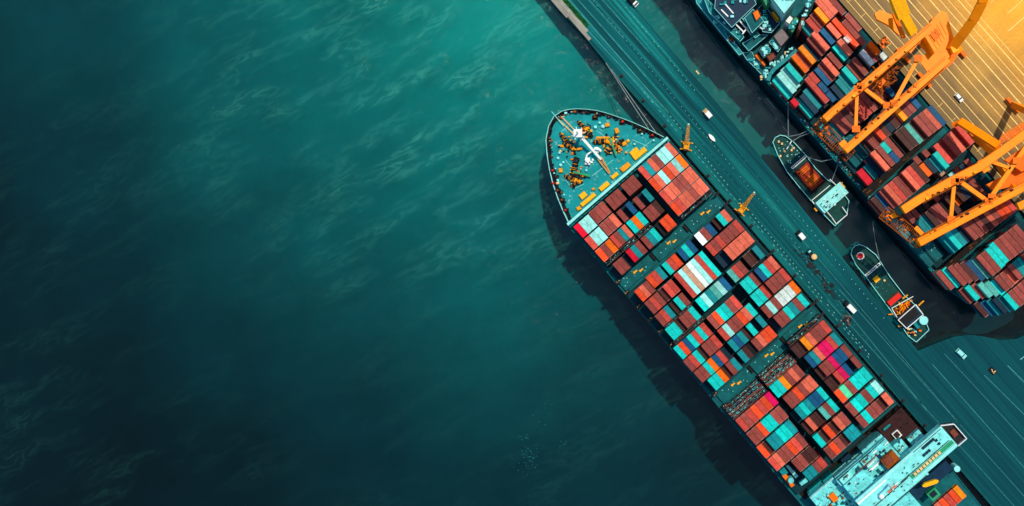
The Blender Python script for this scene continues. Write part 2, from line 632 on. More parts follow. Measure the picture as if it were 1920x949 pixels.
# apron to the right of the far ship: brown concrete, then ochre paving with a warm glow painted in
ma = bpy.data.materials.new('apron_concrete')
t, N, L = nodes_of(ma)
b = N['Principled BSDF']
g0 = N.new('ShaderNodeNewGeometry')
c1 = ship_coords(t, .01, .35)
f1 = noise_node(t, c1, 1.0, 5, .6)
f2 = noise_node(t, g0.outputs['Position'], .03, 4, .6)
f4 = noise_node(t, g0.outputs['Position'], 1.0, 6, .7)
base = ramp(t, f1, [(.3, hx(74, 70, 54)), (.5, hx(104, 90, 62)), (.72, hx(136, 112, 70))])
base = mix(t, mrange(t, f2, .4, .65, 0, .5), base, hx(80, 74, 60))
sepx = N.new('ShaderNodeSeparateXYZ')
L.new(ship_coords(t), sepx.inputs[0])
glow_mix = vmath(t, 'ADD', sepx.outputs['Y'], vmath(t, 'MULTIPLY', vmath(t, 'SUBTRACT', f2, .5), 60.0))
glow_mix = mrange(t, glow_mix, YV0, YV1, 0, 1)  # ochre share rises smoothly to paint the warm corner glow
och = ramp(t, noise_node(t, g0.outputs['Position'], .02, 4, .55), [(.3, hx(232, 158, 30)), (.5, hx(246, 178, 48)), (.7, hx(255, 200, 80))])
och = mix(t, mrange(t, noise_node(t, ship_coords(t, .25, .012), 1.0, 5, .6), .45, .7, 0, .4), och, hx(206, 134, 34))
base = mix(t, glow_mix, base, och)
base = mix(t, mrange(t, f4, .4, .65, .25, 0), base, hx(72, 54, 30))
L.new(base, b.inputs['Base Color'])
b.inputs['Roughness'].default_value = .38
b.inputs['Specular IOR Level'].default_value = .15
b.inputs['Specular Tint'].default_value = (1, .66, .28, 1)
tag(MB().vubox(655.6, 1500, -1100, 640, QZ + .001, QZ + .004).build('apron', ma), 'concrete apron and yard beside the far ship, ochre glow painted over it', kind='structure')

# markings: fine solid and dotted lines along the quay, lines and rails on the apron
M['paint'] = pm('road_paint', hx(120, 195, 188), .6, var=.35, scale=1.5)
M['paint_dim'] = pm('worn_road_paint', hx(64, 150, 146), .7, var=.5, scale=.6)
M['paint_gold'] = pm('yellow_line', hx(250, 216, 130), .6, var=.3, scale=1.0)
mk = MB()
ZM = QZ + .012


def vline(m, v0, u0, v1, u1, w, mi=0, dash=None, z=ZM):
    a, b_ = VU(v0, u0, z), VU(v1, u1, z)
    d = b_ - a
    ln = d.length
    d.normalize()
    s = Vector((-d.y, d.x, 0)) * (w / 2)
    x = 0.0
    while x < ln:
        e = min(x + (dash[0] if dash else ln), ln)
        if not (dash and (random.random() < .15 or mnoise.noise((x * .02, v0 * .37, 1.3)) < -.12)):
            p, q = a + d * x, a + d * e
            m.add([p - s, q - s, q + s, p + s], [(0, 1, 2, 3)], mi)
        x = e + (dash[1] if dash else 1)


for v0, v1, w, dash, mi in ((345, 327, .34, (.4, 2.3), 0), (332, 316, .26, (.35, 2.4), 1), (306, 290, .28, (.35, 2.1), 0),
                            (290, 276, .25, (.4, 2.4), 1), (278, 262, .3, (.7, 1.4), 0), (266, 258, .5, (1.1, 1.5), 1)):
    vline(mk, v0 + 3, -420, v1, 560, w * .8, mi, dash)
for v0, u0, v1, u1, w in ((272, -360, 275, -40, .3), (284, -420, 288, -120, .25), (300, -420, 303, -200, .22), (262, -260, 268, -60, .25), (318, -420, 322, -150, .2),
                          (290, 300, 275, 700, .15), (310, 200, 305, 760, .12), (340, 640, 345, 1100, .2), (400, 720, 430, 1100, .2), (300, 420, 310, 1100, .14),
                          (270, 420, 285, 1100, .14), (370, 640, 385, 1100, .14), (445, 735, 470, 1100, .3)):
    vline(mk, v0, u0, v1, u1, w, 1)
vline(mk, 470, 742, 600, 752, .3, 0)
tag(mk.build('road_markings', [M['paint'], M['paint_dim']], fix=False), 'pale dotted and solid lane lines on the quay', kind='structure')
ma2 = MB()
for v, w in ((676, .28), (690, .2), (704, .28), (722, .35), (738, .25), (752, .4), (764, .22), (782, .42), (796, .3), (808, .22), (822, .4), (832, .25), (664, .2)):
    vline(ma2, v, -500, v + 4, 640, w, 0)
vline(ma2, 834, -60, 836, 70, .5, 0, (.8, 1.2))
vline(ma2, 836, 72, 870, 70, .5, 0, (.8, 1.2), QZ + .02)
for u in (-175, -140, -104, -60, -20, 14, 40, 96, 118, 132, 158, 176, 200, 236, 262, 300):
    a = random.uniform(845, 880)
    vline(ma2, a, u, 1400, u + random.uniform(-4, 4), random.uniform(.2, .42), 0, z=QZ + .02)
for u in range(-420, 640, 37):
    vline(ma2, 664, u, 676, u, .16, 0)
tag(ma2.build('yard_lines', [M['paint_gold']], fix=False), 'golden lines painted on the apron and yard', kind='structure')

# embankment, kerb and grass strip at the upper left of the quay
tag(MB().vubox(247, 256, -1100, -300, QZ + .01, QZ + .7).vubox(250.5, 257, -300, -240, QZ + .01, QZ + .5).build('kerb', M['bark']), 'pale concrete kerb along the quay edge', kind='structure')
tag(MB().vubox(249.6, 251, -238, 1400, QZ - .3, QZ + .16).build('kerb', M['deck_dark']), 'dark kerb beam along the berth', kind='structure')
M['pave'] = pm('pale_paving', hx(150, 152, 140), .85, var=.35, scale=.3, stain=.3, stain_col=hx(80, 110, 100))
tag(MB().vubox(256.4, 263, -1100, -255, QZ + .004, QZ + .02).build('pavement', M['pave']), 'pale paved strip beside the grass', kind='structure')
M['grass'] = pm('short_grass', hx(46, 128, 50), .9, var=.5, scale=.8)
gr = MB()
for i in range(2600):
    u = random.uniform(-480, -262)
    wv = 3.6 + 1.0 * mnoise.noise((u * .06, 3, 1))
    if mnoise.noise((u * .1, 0, 0)) < -.28:
        continue
    p = VU(267 + random.uniform(-1, 1) * wv, u, QZ + .02)
    a = random.uniform(0, 6.28)
    h = random.uniform(.15, .5)
    d = Vector((math.cos(a), math.sin(a), 0)) * random.uniform(.2, .5)
    l = Vector((random.uniform(-.3, .3), random.uniform(-.3, .3), h))
    gr.add([p - d, p + d, p + d * .3 + l], [(0, 1, 2)])
tag(gr.build('grass_strip', M['grass'], fix=False), 'green grass strip along the pale kerb', 'grass', kind='stuff')


# ================================================================== CONTAINERS
def container_mesh(Lm, Wm, Hm, mat):
    m = MB()
    x, y = Lm / 2, Wm / 2
    m.boxl(-x + .05, x - .05, -y + .04, y - .04, .12, Hm - .10)
    for sx in (-1, 1):                                        # corner posts and castings
        for sy in (-1, 1):
            a, b_ = sorted((sx * x, sx * (x - .16)))
            c, d = sorted((sy * y, sy * (y - .15)))
            m.boxl(a, b_, c, d, 0, Hm)
        a, b_ = sorted((sx * x, sx * (x - .10)))
        m.boxl(a, b_, -y + .15, y - .15, Hm - .14, Hm - .01, 1)      # end headers
        m.boxl(a, b_, -y + .15, y - .15, 0, .15)
    for sy in (-1, 1):
        c, d = sorted((sy * y, sy * (y - .07)))
        m.boxl(-x + .16, x - .16, c, d, Hm - .12, Hm - .012)
        m.boxl(-x + .16, x - .16, c, d, 0, .16)
    n = max(8, int(Lm / .55))
    for i in range(n):                                        # roof corrugation
        xx = -x + .25 + (Lm - .5) * (i + .5) / n
        m.boxl(xx - .10, xx + .12, -y + .12, y - .12, Hm - .10, Hm - .02)
        for sy in (-1, 1):                                    # side corrugation
            c, d = sorted((sy * (y - .04), sy * (y - .012)))
            m.boxl(xx - .10, xx + .10, c, d, .18, Hm - .14)
    for yy in (-.7, -.25, .25, .7):                           # lock rods on the door end
        m.tube((x - .03, yy * y, .2), (x - .03, yy * y, Hm - .2), .025, 5)
    return m


CH = 2.6
rows = []       # (ship, label text, code, world centre, length, width, z of top tier base, apparent area, z base)


def row1(v0, v1, u0, u1, codes, tiers, stack, rowtxt, base=11.0):
    n = len(codes)
    w = (v1 - v0) / n
    for i, c in enumerate(codes):
        if c == '.':
            continue
        tt = tiers
        if c in 'dx':
            tt -= 1
        if c == 'n':
            tt -= 2
        ztop = base + tt * CH
        ua, ub = u0, u1
        ctr = VU(v0 + w * (i + .5), (ua + ub) / 2, ztop)
        Lm = (ub - ua) * mpp(ztop) * .955
        Wm = w * mpp(ztop) * .965
        rows.append(dict(ship=1, code=c, ctr=ctr, L=Lm, W=Wm, z=ztop - CH, base=base, i=i, n=n, stack=stack, row=rowtxt))


ORD = ['', 'first', 'second', 'third', 'fourth', 'fifth', 'sixth', 'seventh', 'eighth', 'ninth', 'tenth', 'eleventh', 'twelfth', 'thirteenth', 'fourteenth',
       'fifteenth', 'sixteenth', 'seventeenth', 'eighteenth', 'nineteenth']


def bw(k):
    return '%s row behind the breakwater' % ORD[k]


def g1(k):
    return '%s row past first deck gap' % ORD[k]


def g2(k):
    return '%s row past second deck gap' % ORD[k]


LEFT, MID, RIGHT, INNER, OUTER = 'left', 'middle', 'right', 'second', 'third'
# bow block, right-hand stack (A) and the three left stacks (B)
for k, (u0, c) in enumerate(((1, 'rTsmpps'), (31, 'OspOspo'), (61, 'rssmmss'), (90, 'Orssmss'))):
    row1(162, 240, u0, u0 + 29, c, 5, 'quayside', bw(k + 1))
row1(0, 36.5, 4, 33, 'cpp', 4, 'seaward', bw(1)); row1(37.8, 73, 3, 31, 'mmm', 4, 'second', bw(1))
row1(78, 110.5, 4, 32, 'mmm', 4, 'third', bw(1)); row1(117.5, 149, 3, 31, 'mmm', 4, 'fourth', bw(1))
row1(0, 36.5, 35, 63, 'rpp', 4, 'seaward', bw(2)); row1(37.8, 73, 33, 61, 'mms', 4, 'second', bw(2))
row1(78, 111, 36, 62, 'mnb', 4, 'third', bw(2)); row1(117, 150, 38, 65, 'mnT', 4, 'fourth', bw(2))
row1(0, 36.5, 65, 93, 'Omo', 4, 'seaward', bw(3)); row1(37.8, 76, 63, 91, 'rmTs', 4, 'second', bw(3))
row1(79, 113, 63, 91, 'tot', 4, 'third', bw(3)); row1(117, 150, 67, 95, 'mmd', 4, 'fourth', bw(3))
row1(9, 42, 105, 133, 'mmn', 3, 'seaward', bw(4)); row1(43, 76, 103, 131, 'cTm', 3, 'second', bw(4))
row1(80, 113, 103, 131, 'mTt', 3, 'third', bw(4)); row1(117, 150, 101, 129, 'xOO', 4, 'fourth', bw(4))
# middle block
row1(6.5, 38.5, 170, 197, 'Osm', 4, 'seaward', g1(1)); row1(39.5, 73.5, 165, 192, 'OrT', 4, 'second', g1(1))
row1(78, 111, 166, 193, 'trO', 4, 'third', g1(1)); row1(116, 149, 164.5, 192, 'btb', 4, 'fourth', g1(1))
row1(160, 198, 164.5, 191, 'wmb', 4, 'fifth', g1(1)); row1(203, 236, 164, 190, 'dts', 4, 'quayside', g1(1))
row1(6.5, 39, 199, 228, 'mrm', 4, 'seaward', g1(2)); row1(41, 74.5, 198, 227, 'drr', 4, 'second', g1(2))
row1(82, 153, 195, 254.5, 'rpawprt', 5, 'middle', g1(2))
row1(162.5, 240, 193.5, 219.5, 'rmrmmmr', 4, 'quayside', g1(2))
row1(5, 37, 230, 257, 'mrT', 4, 'seaward', g1(3)); row1(40, 73.5, 230, 257, 'dtm', 4, 'second', g1(3))
row1(162, 240, 220.5, 249, 'nnsssss', 5, 'quayside', g1(3))
row1(3, 71, 262, 290, 'ttdmmt', 4, 'seaward', g1(4)); row1(81.5, 151, 258, 287, 'tpTqpb', 4, 'middle', g1(4))
row1(161, 195, 256, 284, 'qrm', 4, 'fifth', g1(4)); row1(202.5, 237, 254, 282, 'ddT', 4, 'quayside', g1(4))
row1(-8, 67, 299, 328, 'tObtrtr', 4, 'seaward', g1(5)); row1(76, 143, 297, 326, 'mOttmr', 4, 'middle', g1(5))
row1(166, 199, 288, 317, 'ttm', 4, 'fifth', g1(5)); row1(202, 245, 288, 317, 'btrs', 5, 'quayside', g1(5))
row1(-10, 67, 329.5, 357, 'mrtdmmr', 4, 'seaward', g1(6)); row1(75.5, 156, 328, 355, 'rpmmOst', 4, 'middle', g1(6))
row1(165, 199, 319, 347, 'ttr', 4, 'fifth', g1(6)); row1(202, 246, 319, 347, 'mmmr', 5, 'quayside', g1(6))
row1(-9, 67, 358.5, 385, 'mmtobrn', 4, 'seaward', g1(7)); row1(75.5, 156, 357, 382, 'TbTdtnT', 4, 'middle', g1(7))
row1(165, 245, 349.5, 376, 'mpmwwwo', 4, 'quayside', g1(7))
row1(1, 67, 386, 413, 'ttodmT', 4, 'seaward', g1(8)); row1(76, 156, 384, 410, 'TdxmsOO', 4, 'middle', g1(8))
row1(160, 241, 378, 405, 'nmmtTmt', 4, 'quayside', g1(8))
# after block
row1(-9, 75, 478, 507, 'rmrOrOk', 5, 'seaward', g2(1)); row1(80, 148, 472, 500, 'ttymsm', 5, 'middle', g2(1)); row1(158, 240, 443, 470, 'ddysmmr', 5, 'quayside', g2(1))
row1(-10, 72, 510, 539, 'mmOttmm', 5, 'seaward', g2(2)); row1(86, 153, 504, 532, 'mmOmss', 5, 'middle', g2(2)); row1(166, 240, 473, 501, 'bTskkrT', 5, 'quayside', g2(2))
row1(-12, 68, 542, 571, 'OdTTttT', 5, 'seaward', g2(3)); row1(77, 154, 534, 561, 'nTtTbbt', 5, 'middle', g2(3)); row1(165, 240, 503, 530, 'dmmkbbm', 5, 'quayside', g2(3))
row1(-12, 66, 573, 602, 'rsmmOrm', 5, 'seaward', g2(4)); row1(79, 154, 563, 591, 'dsddqmt', 5, 'middle', g2(4)); row1(165, 240, 531, 557, 'ddrkbnm', 5, 'quayside', g2(4))
row1(20, 66, 604, 632, 'mmdd', 5, 'seaward', g2(5)); row1(80, 154, 596, 624, 'tdOdsm', 5, 'middle', g2(5)); row1(165, 240, 559, 587, 'Ogmttt', 5, 'quayside', g2(5))
row1(22, 68, 634, 656, 'TTmr', 5, 'seaward', g2(6)); row1(80, 154, 627, 653, 'mOmdTT', 5, 'middle', g2(6)); row1(164, 240, 592, 619, 'mttmtp', 5, 'quayside', g2(6))
row1(164, 240, 622, 648, 'mtmmds', 5, 'quayside', g2(7))


# far ship: code, distance from the channel side, start along the hull, length, tiers
def row2(k, base_tiers, items, dl=46):
    for i, it in enumerate(items):
        c, v, u = it[0], it[1], it[2]
        ln = it[3] if len(it) > 3 else dl
        tt = it[4] if len(it) > 4 else base_tiers
        if len(it) <= 4:
            if c in 'dx':
                tt -= 1
            if c == 'n':
                tt -= 2
        ztop = 11.0 + tt * CH
        px, py = P2px(v + 5.6, u)
        px += CU * ln / 2
        py += SU * ln / 2
        wpx = it[5] if len(it) > 5 else 10.8
        rows.append(dict(ship=2, code=c, ctr=P(px, py, ztop), L=ln * mpp(ztop) * .965, W=wpx * mpp(ztop) * .97, z=ztop - CH, base=11.0, i=i, n=len(items), row=k))


row2(1, 4, [('n', 107, 160, 30), ('T', 118, 157, 30), ('r', 131, 155, 33, 5), ('m', 143, 152, 33, 4), ('y', 156, 149, 34, 5), ('s', 168, 136, 46, 5), ('s', 179, 134, 46, 5), ('m', 190, 150, 40, 4)])
row2(2, 4, [('t', 10, 207, 48, 2), ('p', 23, 204, 48, 3), ('p', 34, 201, 48, 3), ('t', 46, 200, 42, 4), ('d', 56, 197, 42, 3), ('o', 66, 193, 42, 4), ('m', 76, 192, 40, 3), ('y', 87, 188, 42, 4),
            ('n', 98, 188, 44, 3), ('m', 110, 184, 44, 4), ('s', 123, 181, 44, 5), ('b', 138, 186, 36, 4), ('s', 154, 186, 34, 4), ('O', 168, 184, 70, 4), ('m', 180, 198, 60, 3), ('m', 192, 192, 40, 3)])
row2(3, 4, [('c', 10, 259, 16, 3), ('t', 18, 265, 44, 2), ('n', 29, 262, 46, 3), ('T', 40, 258, 46, 3), ('x', 50, 250, 60, 3), ('r', 57, 242, 62, 4), ('r', 68, 240, 24, 4), ('b', 82, 239, 40, 3),
            ('m', 93, 236, 42, 3), ('s', 105, 233, 42, 4), ('m', 119, 231, 36, 4), ('t', 136, 225, 36, 4), ('s', 150, 222, 36, 5), ('w', 163, 224, 14, 4), ('s', 166, 262, 0.1, 4)][:-1])
row2(4, 4, [('b', 69, 265, 22, 4), ('b', 69, 288, 22, 4), ('n', 84, 283, 40, 4), ('T', 98, 280, 40, 3), ('T', 109, 274, 40, 3), ('t', 122, 269, 38, 4), ('m', 134, 268, 40, 3), ('m', 147, 266, 40, 4),
            ('w', 168, 264, 34, 4), ('m', 179, 264, 34, 3), ('o', 190, 260, 28, 4), ('w', 193, 290, 14, 3)])
row2(5, 4, [('t', 18, 330, 44, 1), ('T', 33, 338, 42, 3), ('m', 47, 328, 44, 4), ('m', 58, 327, 44, 4), ('d', 69, 326, 44, 4), ('m', 80, 327, 44, 4), ('r', 92, 329, 44, 5), ('r', 103, 327, 44, 5), ('m', 115, 325, 46, 5),
            ('d', 126, 325, 46, 4), ('m', 137, 324, 46, 5), ('a', 150, 346, 18, 3), ('b', 160, 345, 24, 5), ('x', 172, 330, 40, 3)])
row2(6, 4, [('d', 60, 388, 40, 3), ('m', 71, 386, 42, 4), ('m', 82, 384, 42, 4), ('O', 93, 380, 44, 5), ('d', 104, 380, 44, 4), ('n', 115, 378, 44, 4), ('d', 126, 376, 46, 4), ('m', 137, 374, 46, 4), ('y', 147, 372, 47, 5),
            ('m', 158, 371, 47, 5), ('m', 169, 370, 47, 5), ('b', 181, 370, 46, 5)])
row2(7, 4, [('c', 18, 441, 34, 2, 14), ('T', 33, 440, 34, 2), ('n', 46, 430, 46, 3), ('s', 60, 428, 46, 5), ('m', 73, 427, 46, 5), ('t', 84, 426, 23, 5), ('b', 84, 450, 23, 5), ('m', 95, 424, 46, 5), ('x', 108, 424, 46, 3),
            ('d', 119, 424, 46, 4), ('d', 130, 424, 46, 4), ('q', 141, 425, 46, 4), ('d', 152, 425, 46, 4), ('m', 163, 424, 46, 5), ('m', 174, 424, 46, 5), ('s', 185, 424, 46, 5), ('b', 196, 424, 46, 5)])
row2(8, 4, [('d', 3, 498, 44, 3), ('b', 14, 495, 44, 3), ('m', 25, 495, 44, 4), ('s', 36, 494, 46, 5), ('r', 47, 494, 46, 5), ('m', 58, 493, 46, 5), ('m', 69, 493, 46, 4), ('s', 80, 492, 46, 5), ('r', 91, 491, 46, 5),
            ('d', 102, 491, 46, 4), ('m', 113, 484, 16, 4), ('o', 113, 502, 28, 4), ('n', 125, 500, 32, 4), ('m', 134, 484, 15, 4), ('T', 136, 502, 36, 4), ('t', 147, 500, 38, 5), ('r', 158, 488, 46, 5), ('m', 169, 488, 46, 4),
            ('m', 180, 487, 46, 5), ('s', 191, 486, 46, 5), ('m', 202, 485, 46, 4), ('r', 212, 484, 46, 5)])
row2(9, 3, [('T', 6, 554, 20, 2, 13), ('T', 6, 576, 22, 2, 13), ('m', 33, 557, 26, 3), ('m', 45, 555, 26, 3), ('x', 58, 553, 28, 3), ('d', 70, 552, 28, 3), ('x', 82, 551, 28, 2), ('m', 94, 550, 28, 3), ('d', 106, 549, 28, 3),
            ('m', 118, 548, 28, 3), ('d', 130, 547, 28, 3), ('p', 144, 548, 28, 3), ('m', 157, 547, 28, 3), ('n', 169, 547, 28, 3), ('a', 132, 530, 14, 3), ('m', 182, 546, 28, 3)])
row2(10, 3, [('T', 40, 582, 32, 3), ('T', 51, 580, 32, 3), ('d', 63, 579, 42, 4), ('m', 74, 578, 44, 4), ('m', 85, 578, 44, 4), ('x', 97, 578, 44, 3), ('d', 109, 578, 44, 4), ('o', 120, 592, 16, 3), ('d', 132, 578, 30, 4), ('n', 143, 578, 30, 4),
             ('d', 154, 578, 44, 4), ('m', 165, 578, 44, 4)])
row2(11, 4, [('T', 56, 634, 40, 3), ('t', 67, 634, 40, 4), ('T', 78, 634, 40, 4), ('n', 89, 634, 40, 4), ('m', 101, 634, 44, 5), ('m', 112, 636, 44, 5), ('m', 124, 636, 44, 5), ('d', 135, 637, 44, 5), ('s', 146, 637, 44, 5),
             ('m', 157, 637, 44, 5), ('O', 168, 637, 44, 5), ('O', 179, 637, 44, 5), ('r', 190, 637, 44, 5)])
row2(12, 4, [('m', 5, 682, 44, 3), ('t', 17, 684, 46, 3), ('m', 28, 688, 46, 4), ('m', 39, 691, 46, 4), ('d', 50, 695, 46, 4), ('b', 60, 700, 48, 4), ('q', 71, 703, 48, 4), ('m', 82, 704, 48, 5), ('m', 93, 704, 48, 5), ('t', 104, 703, 48, 5),
             ('t', 115, 700, 48, 5), ('m', 126, 700, 48, 5), ('m', 137, 700, 48, 5), ('m', 148, 700, 48, 5), ('m', 159, 700, 48, 5), ('m', 170, 700, 48, 5)])
row2(13, 4, [('m', 16, 734, 34, 2), ('t', 28, 737, 34, 3), ('m', 39, 741, 34, 3), ('q', 50, 747, 34, 4), ('q', 61, 753, 34, 4), ('t', 71, 757, 34, 4), ('m', 82, 756, 34, 5), ('m', 93, 756, 34, 5), ('s', 104, 755, 34, 4), ('m', 115, 754, 34, 5),
             ('T', 126, 753, 34, 4), ('t', 137, 752, 34, 4), ('m', 148, 752, 34, 5)])
row2(14, 3, [('d', 20, 772, 34, 2), ('b', 31, 776, 36, 2), ('T', 42, 782, 36, 3), ('n', 52, 786, 36, 4), ('T', 62, 790, 36, 3), ('t', 72, 793, 36, 4), ('m', 83, 793, 36, 4), ('m', 94, 793, 36, 4), ('m', 105, 792, 36, 4), ('m', 116, 791, 36, 4)])


def in_frame(r):
    z = r['z'] + CH
    k = FPX / (H - z)
    x, y = NX + r['ctr'].x * k, NY - r['ctr'].y * k
    return -8 < x < 1928 and -8 < y < 957


vis = [r for r in rows if in_frame(r)]
vis.sort(key=lambda r: -r['L'] * r['W'] / (H - r['z']) ** 2)
keep = set(id(r) for r in vis[:295])
mesh_cache = {}
cnt = 0
bulk = MB()
codes_list = list(CCOL.keys())
rr = random.Random(3)
SIDE = 'mmmrsTtnbdOmdT'
for r in rows:
    ctr = r['ctr']
    # lower tiers of the same stack
    nb = int(round((r['z'] - r['base']) / CH))
    for k in range(nb):
        cc = rr.choice(SIDE)
        z0 = r['base'] + k * CH
        m_ = Matrix.Translation((ctr.x, ctr.y, 0)) @ Matrix.Rotation(ROT, 4, 'Z')
        x, y = r['L'] / 2 * .99, r['W'] / 2 * .99
        q = [m_ @ Vector((a * x, b_ * y, 0)) for a, b_ in ((-1, -1), (1, -1), (1, 1), (-1, 1))]
        bulk.hexa([(p.x, p.y, z0 + .02) for p in q], [(p.x, p.y, z0 + CH - .04) for p in q], codes_list.index(cc))
    if id(r) not in keep:
        m_ = Matrix.Translation((ctr.x, ctr.y, r['z'])) @ Matrix.Rotation(ROT, 4, 'Z')
        c0 = container_mesh(r['L'], r['W'], 2.56, None)
        o0 = len(bulk.v)
        bulk.v += [tuple(m_ @ Vector(q)) for q in c0.v]
        bulk.f += [tuple(i + o0 for i in f) for f in c0.f]
        bulk.mi += [codes_list.index(r['code'])] * len(c0.f)
        continue
    Lr = 12.2 if r['L'] > 8.5 else 6.06
    key = (r['code'], Lr)
    if key not in mesh_cache:
        mm = container_mesh(Lr, 2.44, 2.56, None)
        tmp = mm.build('shipping_container', [CM[r['code']], M['frame_light'] if r['code'] in 'srmdOo' else CM[r['code']]], world=False, loc=(0, 0, 0), fix=False)
        mesh_cache[key] = tmp.data
        bpy.data.objects.remove(tmp)
    o = bpy.data.objects.new('shipping_container', mesh_cache[key])
    COL.objects.link(o)
    o.location = (ctr.x, ctr.y, r['z'] + .01)
    o.rotation_euler.z = ROT + rr.gauss(0, .004)
    o.scale = (r['L'] / Lr, r['W'] / 2.44, 1)
    cn = CCOL[r['code']][0]
    if r['ship'] == 1:
        lab = '%s container, %s from seaward in the %s stack, %s' % (cn, ORD[r['i'] + 1], r['stack'], r['row'])
        grp = 'containers on the big moored ship'
    else:
        lab = "%s container, %s from the channel side, %s row below far ship's bridge" % (cn, ORD[r['i'] + 1] if r['i'] < 19 else 'farthest', ORD[r['row']])
        lab = lab.replace('dark brown', 'brown').replace('bright orange', 'orange').replace('farthest from the channel side', 'farthest from the channel')
        grp = 'containers on the far ship'
    tag(o, lab, 'shipping container', grp)
ob = bulk.build('container_stacks', [CM[c] for c in codes_list], fix=False)
tag(ob, 'lower and smaller containers filling the stacks on both ships', 'shipping container', kind='stuff')


# ================================================================== LEFT SHIP
S1 = thing('container_ship', 'large teal container ship with bow winches, moored between open water and the quay', 'container ship', VU(116, 300, 0), ROT)
BOW = [(1066, 419), (1055, 396), (1044, 369), (1035.5, 343), (1029.5, 318), (1025, 290), (1023, 262), (1028, 236), (1038, 218), (1053, 208), (1068, 204.5), (1083, 203.5),
       (1100, 204.5), (1118, 206.6), (1136, 211), (1153.5, 217), (1171, 223), (1189, 230), (1204, 236.5), (1218, 243), (1232, 250), (1246, 257)]
DZ = 15.0      # forecastle deck
MZ = 9.0       # main deck
bowp = [P(a, b_, DZ + 1.2) for a, b_ in BOW]
c_bow = Vector((0, 0, 0))
for p in bowp:
    c_bow += p / len(bowp)
# whole hull outline at main deck height, bow first
sideR = [VU(243, 5, MZ), VU(243, 300, MZ), VU(243, 560, MZ), VU(240, 760, MZ), VU(232, 960, MZ)]
sideL = [VU(-14, 960, MZ), VU(-18, 700, MZ), VU(-16, 480, MZ), VU(-10, 250, MZ), VU(-6, 5, MZ)]
ring_top = bowp + sideR + sideL
hull = MB()
n = len(ring_top)
nb = len(bowp)


def shrink(p, k, zz, tip=False):
    c = VU(118, 60, MZ)
    return Vector((c.x + (p.x - c.x) * k, c.y + (p.y - c.y) * k, zz))


r0 = [Vector((p.x, p.y, (DZ - .05 if i < nb else MZ - .05))) for i, p in enumerate(ring_top)]
r1 = [shrink(p, .93 if i < nb else 1, 3) if i < nb else Vector((p.x, p.y, 3)) for i, p in enumerate(ring_top)]
r2_ = [shrink(p, .84, -1) if i < nb else Vector((p.x, p.y, -1)) for i, p in enumerate(ring_top)]
r3 = [shrink(p, .78, -9) if i < nb else Vector((p.x, p.y, -9)) for i, p in enumerate(ring_top)]
for A, B in ((r0, r1), (r1, r2_), (r2_, r3)):
    hull.add(A + B, [(i, (i + 1) % n, n + (i + 1) % n, n + i) for i in range(n)], 0)
hull.build('hull', [M['hull']], S1)
# decks
MB().prism([(p.x, p.y) for p in bowp], DZ - .6, DZ).build('forecastle_deck', M['deck'], S1)
dk = [VU(243, 2, MZ), VU(243, 560, MZ), VU(240, 760, MZ), VU(232, 960, MZ), VU(-14, 960, MZ), VU(-18, 700, MZ), VU(-16, 480, MZ), VU(-10, 250, MZ), VU(-6, 2, MZ)]
MB().prism([(p.x, p.y) for p in dk], MZ - .4, MZ).build('main_deck', M['deck_dark'], S1)
# bulwark round the bow
bwk = MB()
inner = [c_bow + (p - c_bow) * .985 for p in bowp]
for i in range(nb - 1):
    a, b_, c, d = bowp[i], bowp[i + 1], inner[i + 1], inner[i]
    bwk.hexa([(q.x, q.y, DZ - .02) for q in (a, b_, c, d)], [(q.x, q.y, DZ + 1.25) for q in (a, b_, c, d)])
bul = bwk.build('bulwark', M['aqua'], S1)
st = MB()
for i in range(nb - 1):
    for f in (.25, .75):
        a = inner[i].lerp(inner[i + 1], f)
        b_ = c_bow + (a - c_bow) * .972
        st.beam((a.x, a.y, DZ + .5), (b_.x, b_.y, DZ + .15), .16, .5)
st.build('bulwark_stays', M['deck_dark'], bul)
# side rails
rl = MB()
for side in (sideL, sideR):
    for a, b_ in zip(side, side[1:]):
        m_ = max(1, int((b_ - a).length / 4))
        for k in range(m_):
            q = a.lerp(b_, k / m_)
            rl.tube((q.x, q.y, MZ), (q.x, q.y, MZ + 1.1), .06, 5)
        for zz in (.6, 1.1):
            rl.tube((a.x, a.y, MZ + zz), (b_.x, b_.y, MZ + zz), .06, 5)
rl.build('side_rail', M['teal_box'], S1)
# breakwater across the after end of the forecastle
bk = MB()
for v0, v1 in ((-6, 244),):
    a0, a1 = VU(v0, -9, DZ + 3), VU(v1, -9, DZ + 3)
    b0, b1 = VU(v0, -4, DZ + 3), VU(v1, -4, DZ + 3)
    bk.hexa([(a0.x, a0.y, DZ - .5), (a1.x, a1.y, DZ - .5), (b1.x, b1.y, DZ - .5), (b0.x, b0.y, DZ - .5)],
            [(a0.x, a0.y, DZ + 2.2), (a1.x, a1.y, DZ + 2.2), (b1.x, b1.y, DZ + 2.2), (b0.x, b0.y, DZ + 2.2)])
bkw = bk.build('breakwater', M['aqua'], S1)
br = MB()
br.vubox(-6, 244, -3.6, .5, MZ, DZ - .8, zr=DZ)
for k in range(24):
    v = -2 + k * 10.4
    br.beam(VU(v, -3.5, DZ + 1.2), VU(v, 0, DZ - .6), .25, .3)
br.build('rib', M['deck'], bkw)
# hatch covers under the container blocks
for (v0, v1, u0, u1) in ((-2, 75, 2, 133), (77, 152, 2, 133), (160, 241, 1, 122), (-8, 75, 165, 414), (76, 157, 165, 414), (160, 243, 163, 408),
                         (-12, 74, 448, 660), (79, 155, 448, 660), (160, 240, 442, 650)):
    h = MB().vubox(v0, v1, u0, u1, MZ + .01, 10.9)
    h.build('hatch_cover', M['deck_deep'], S1)
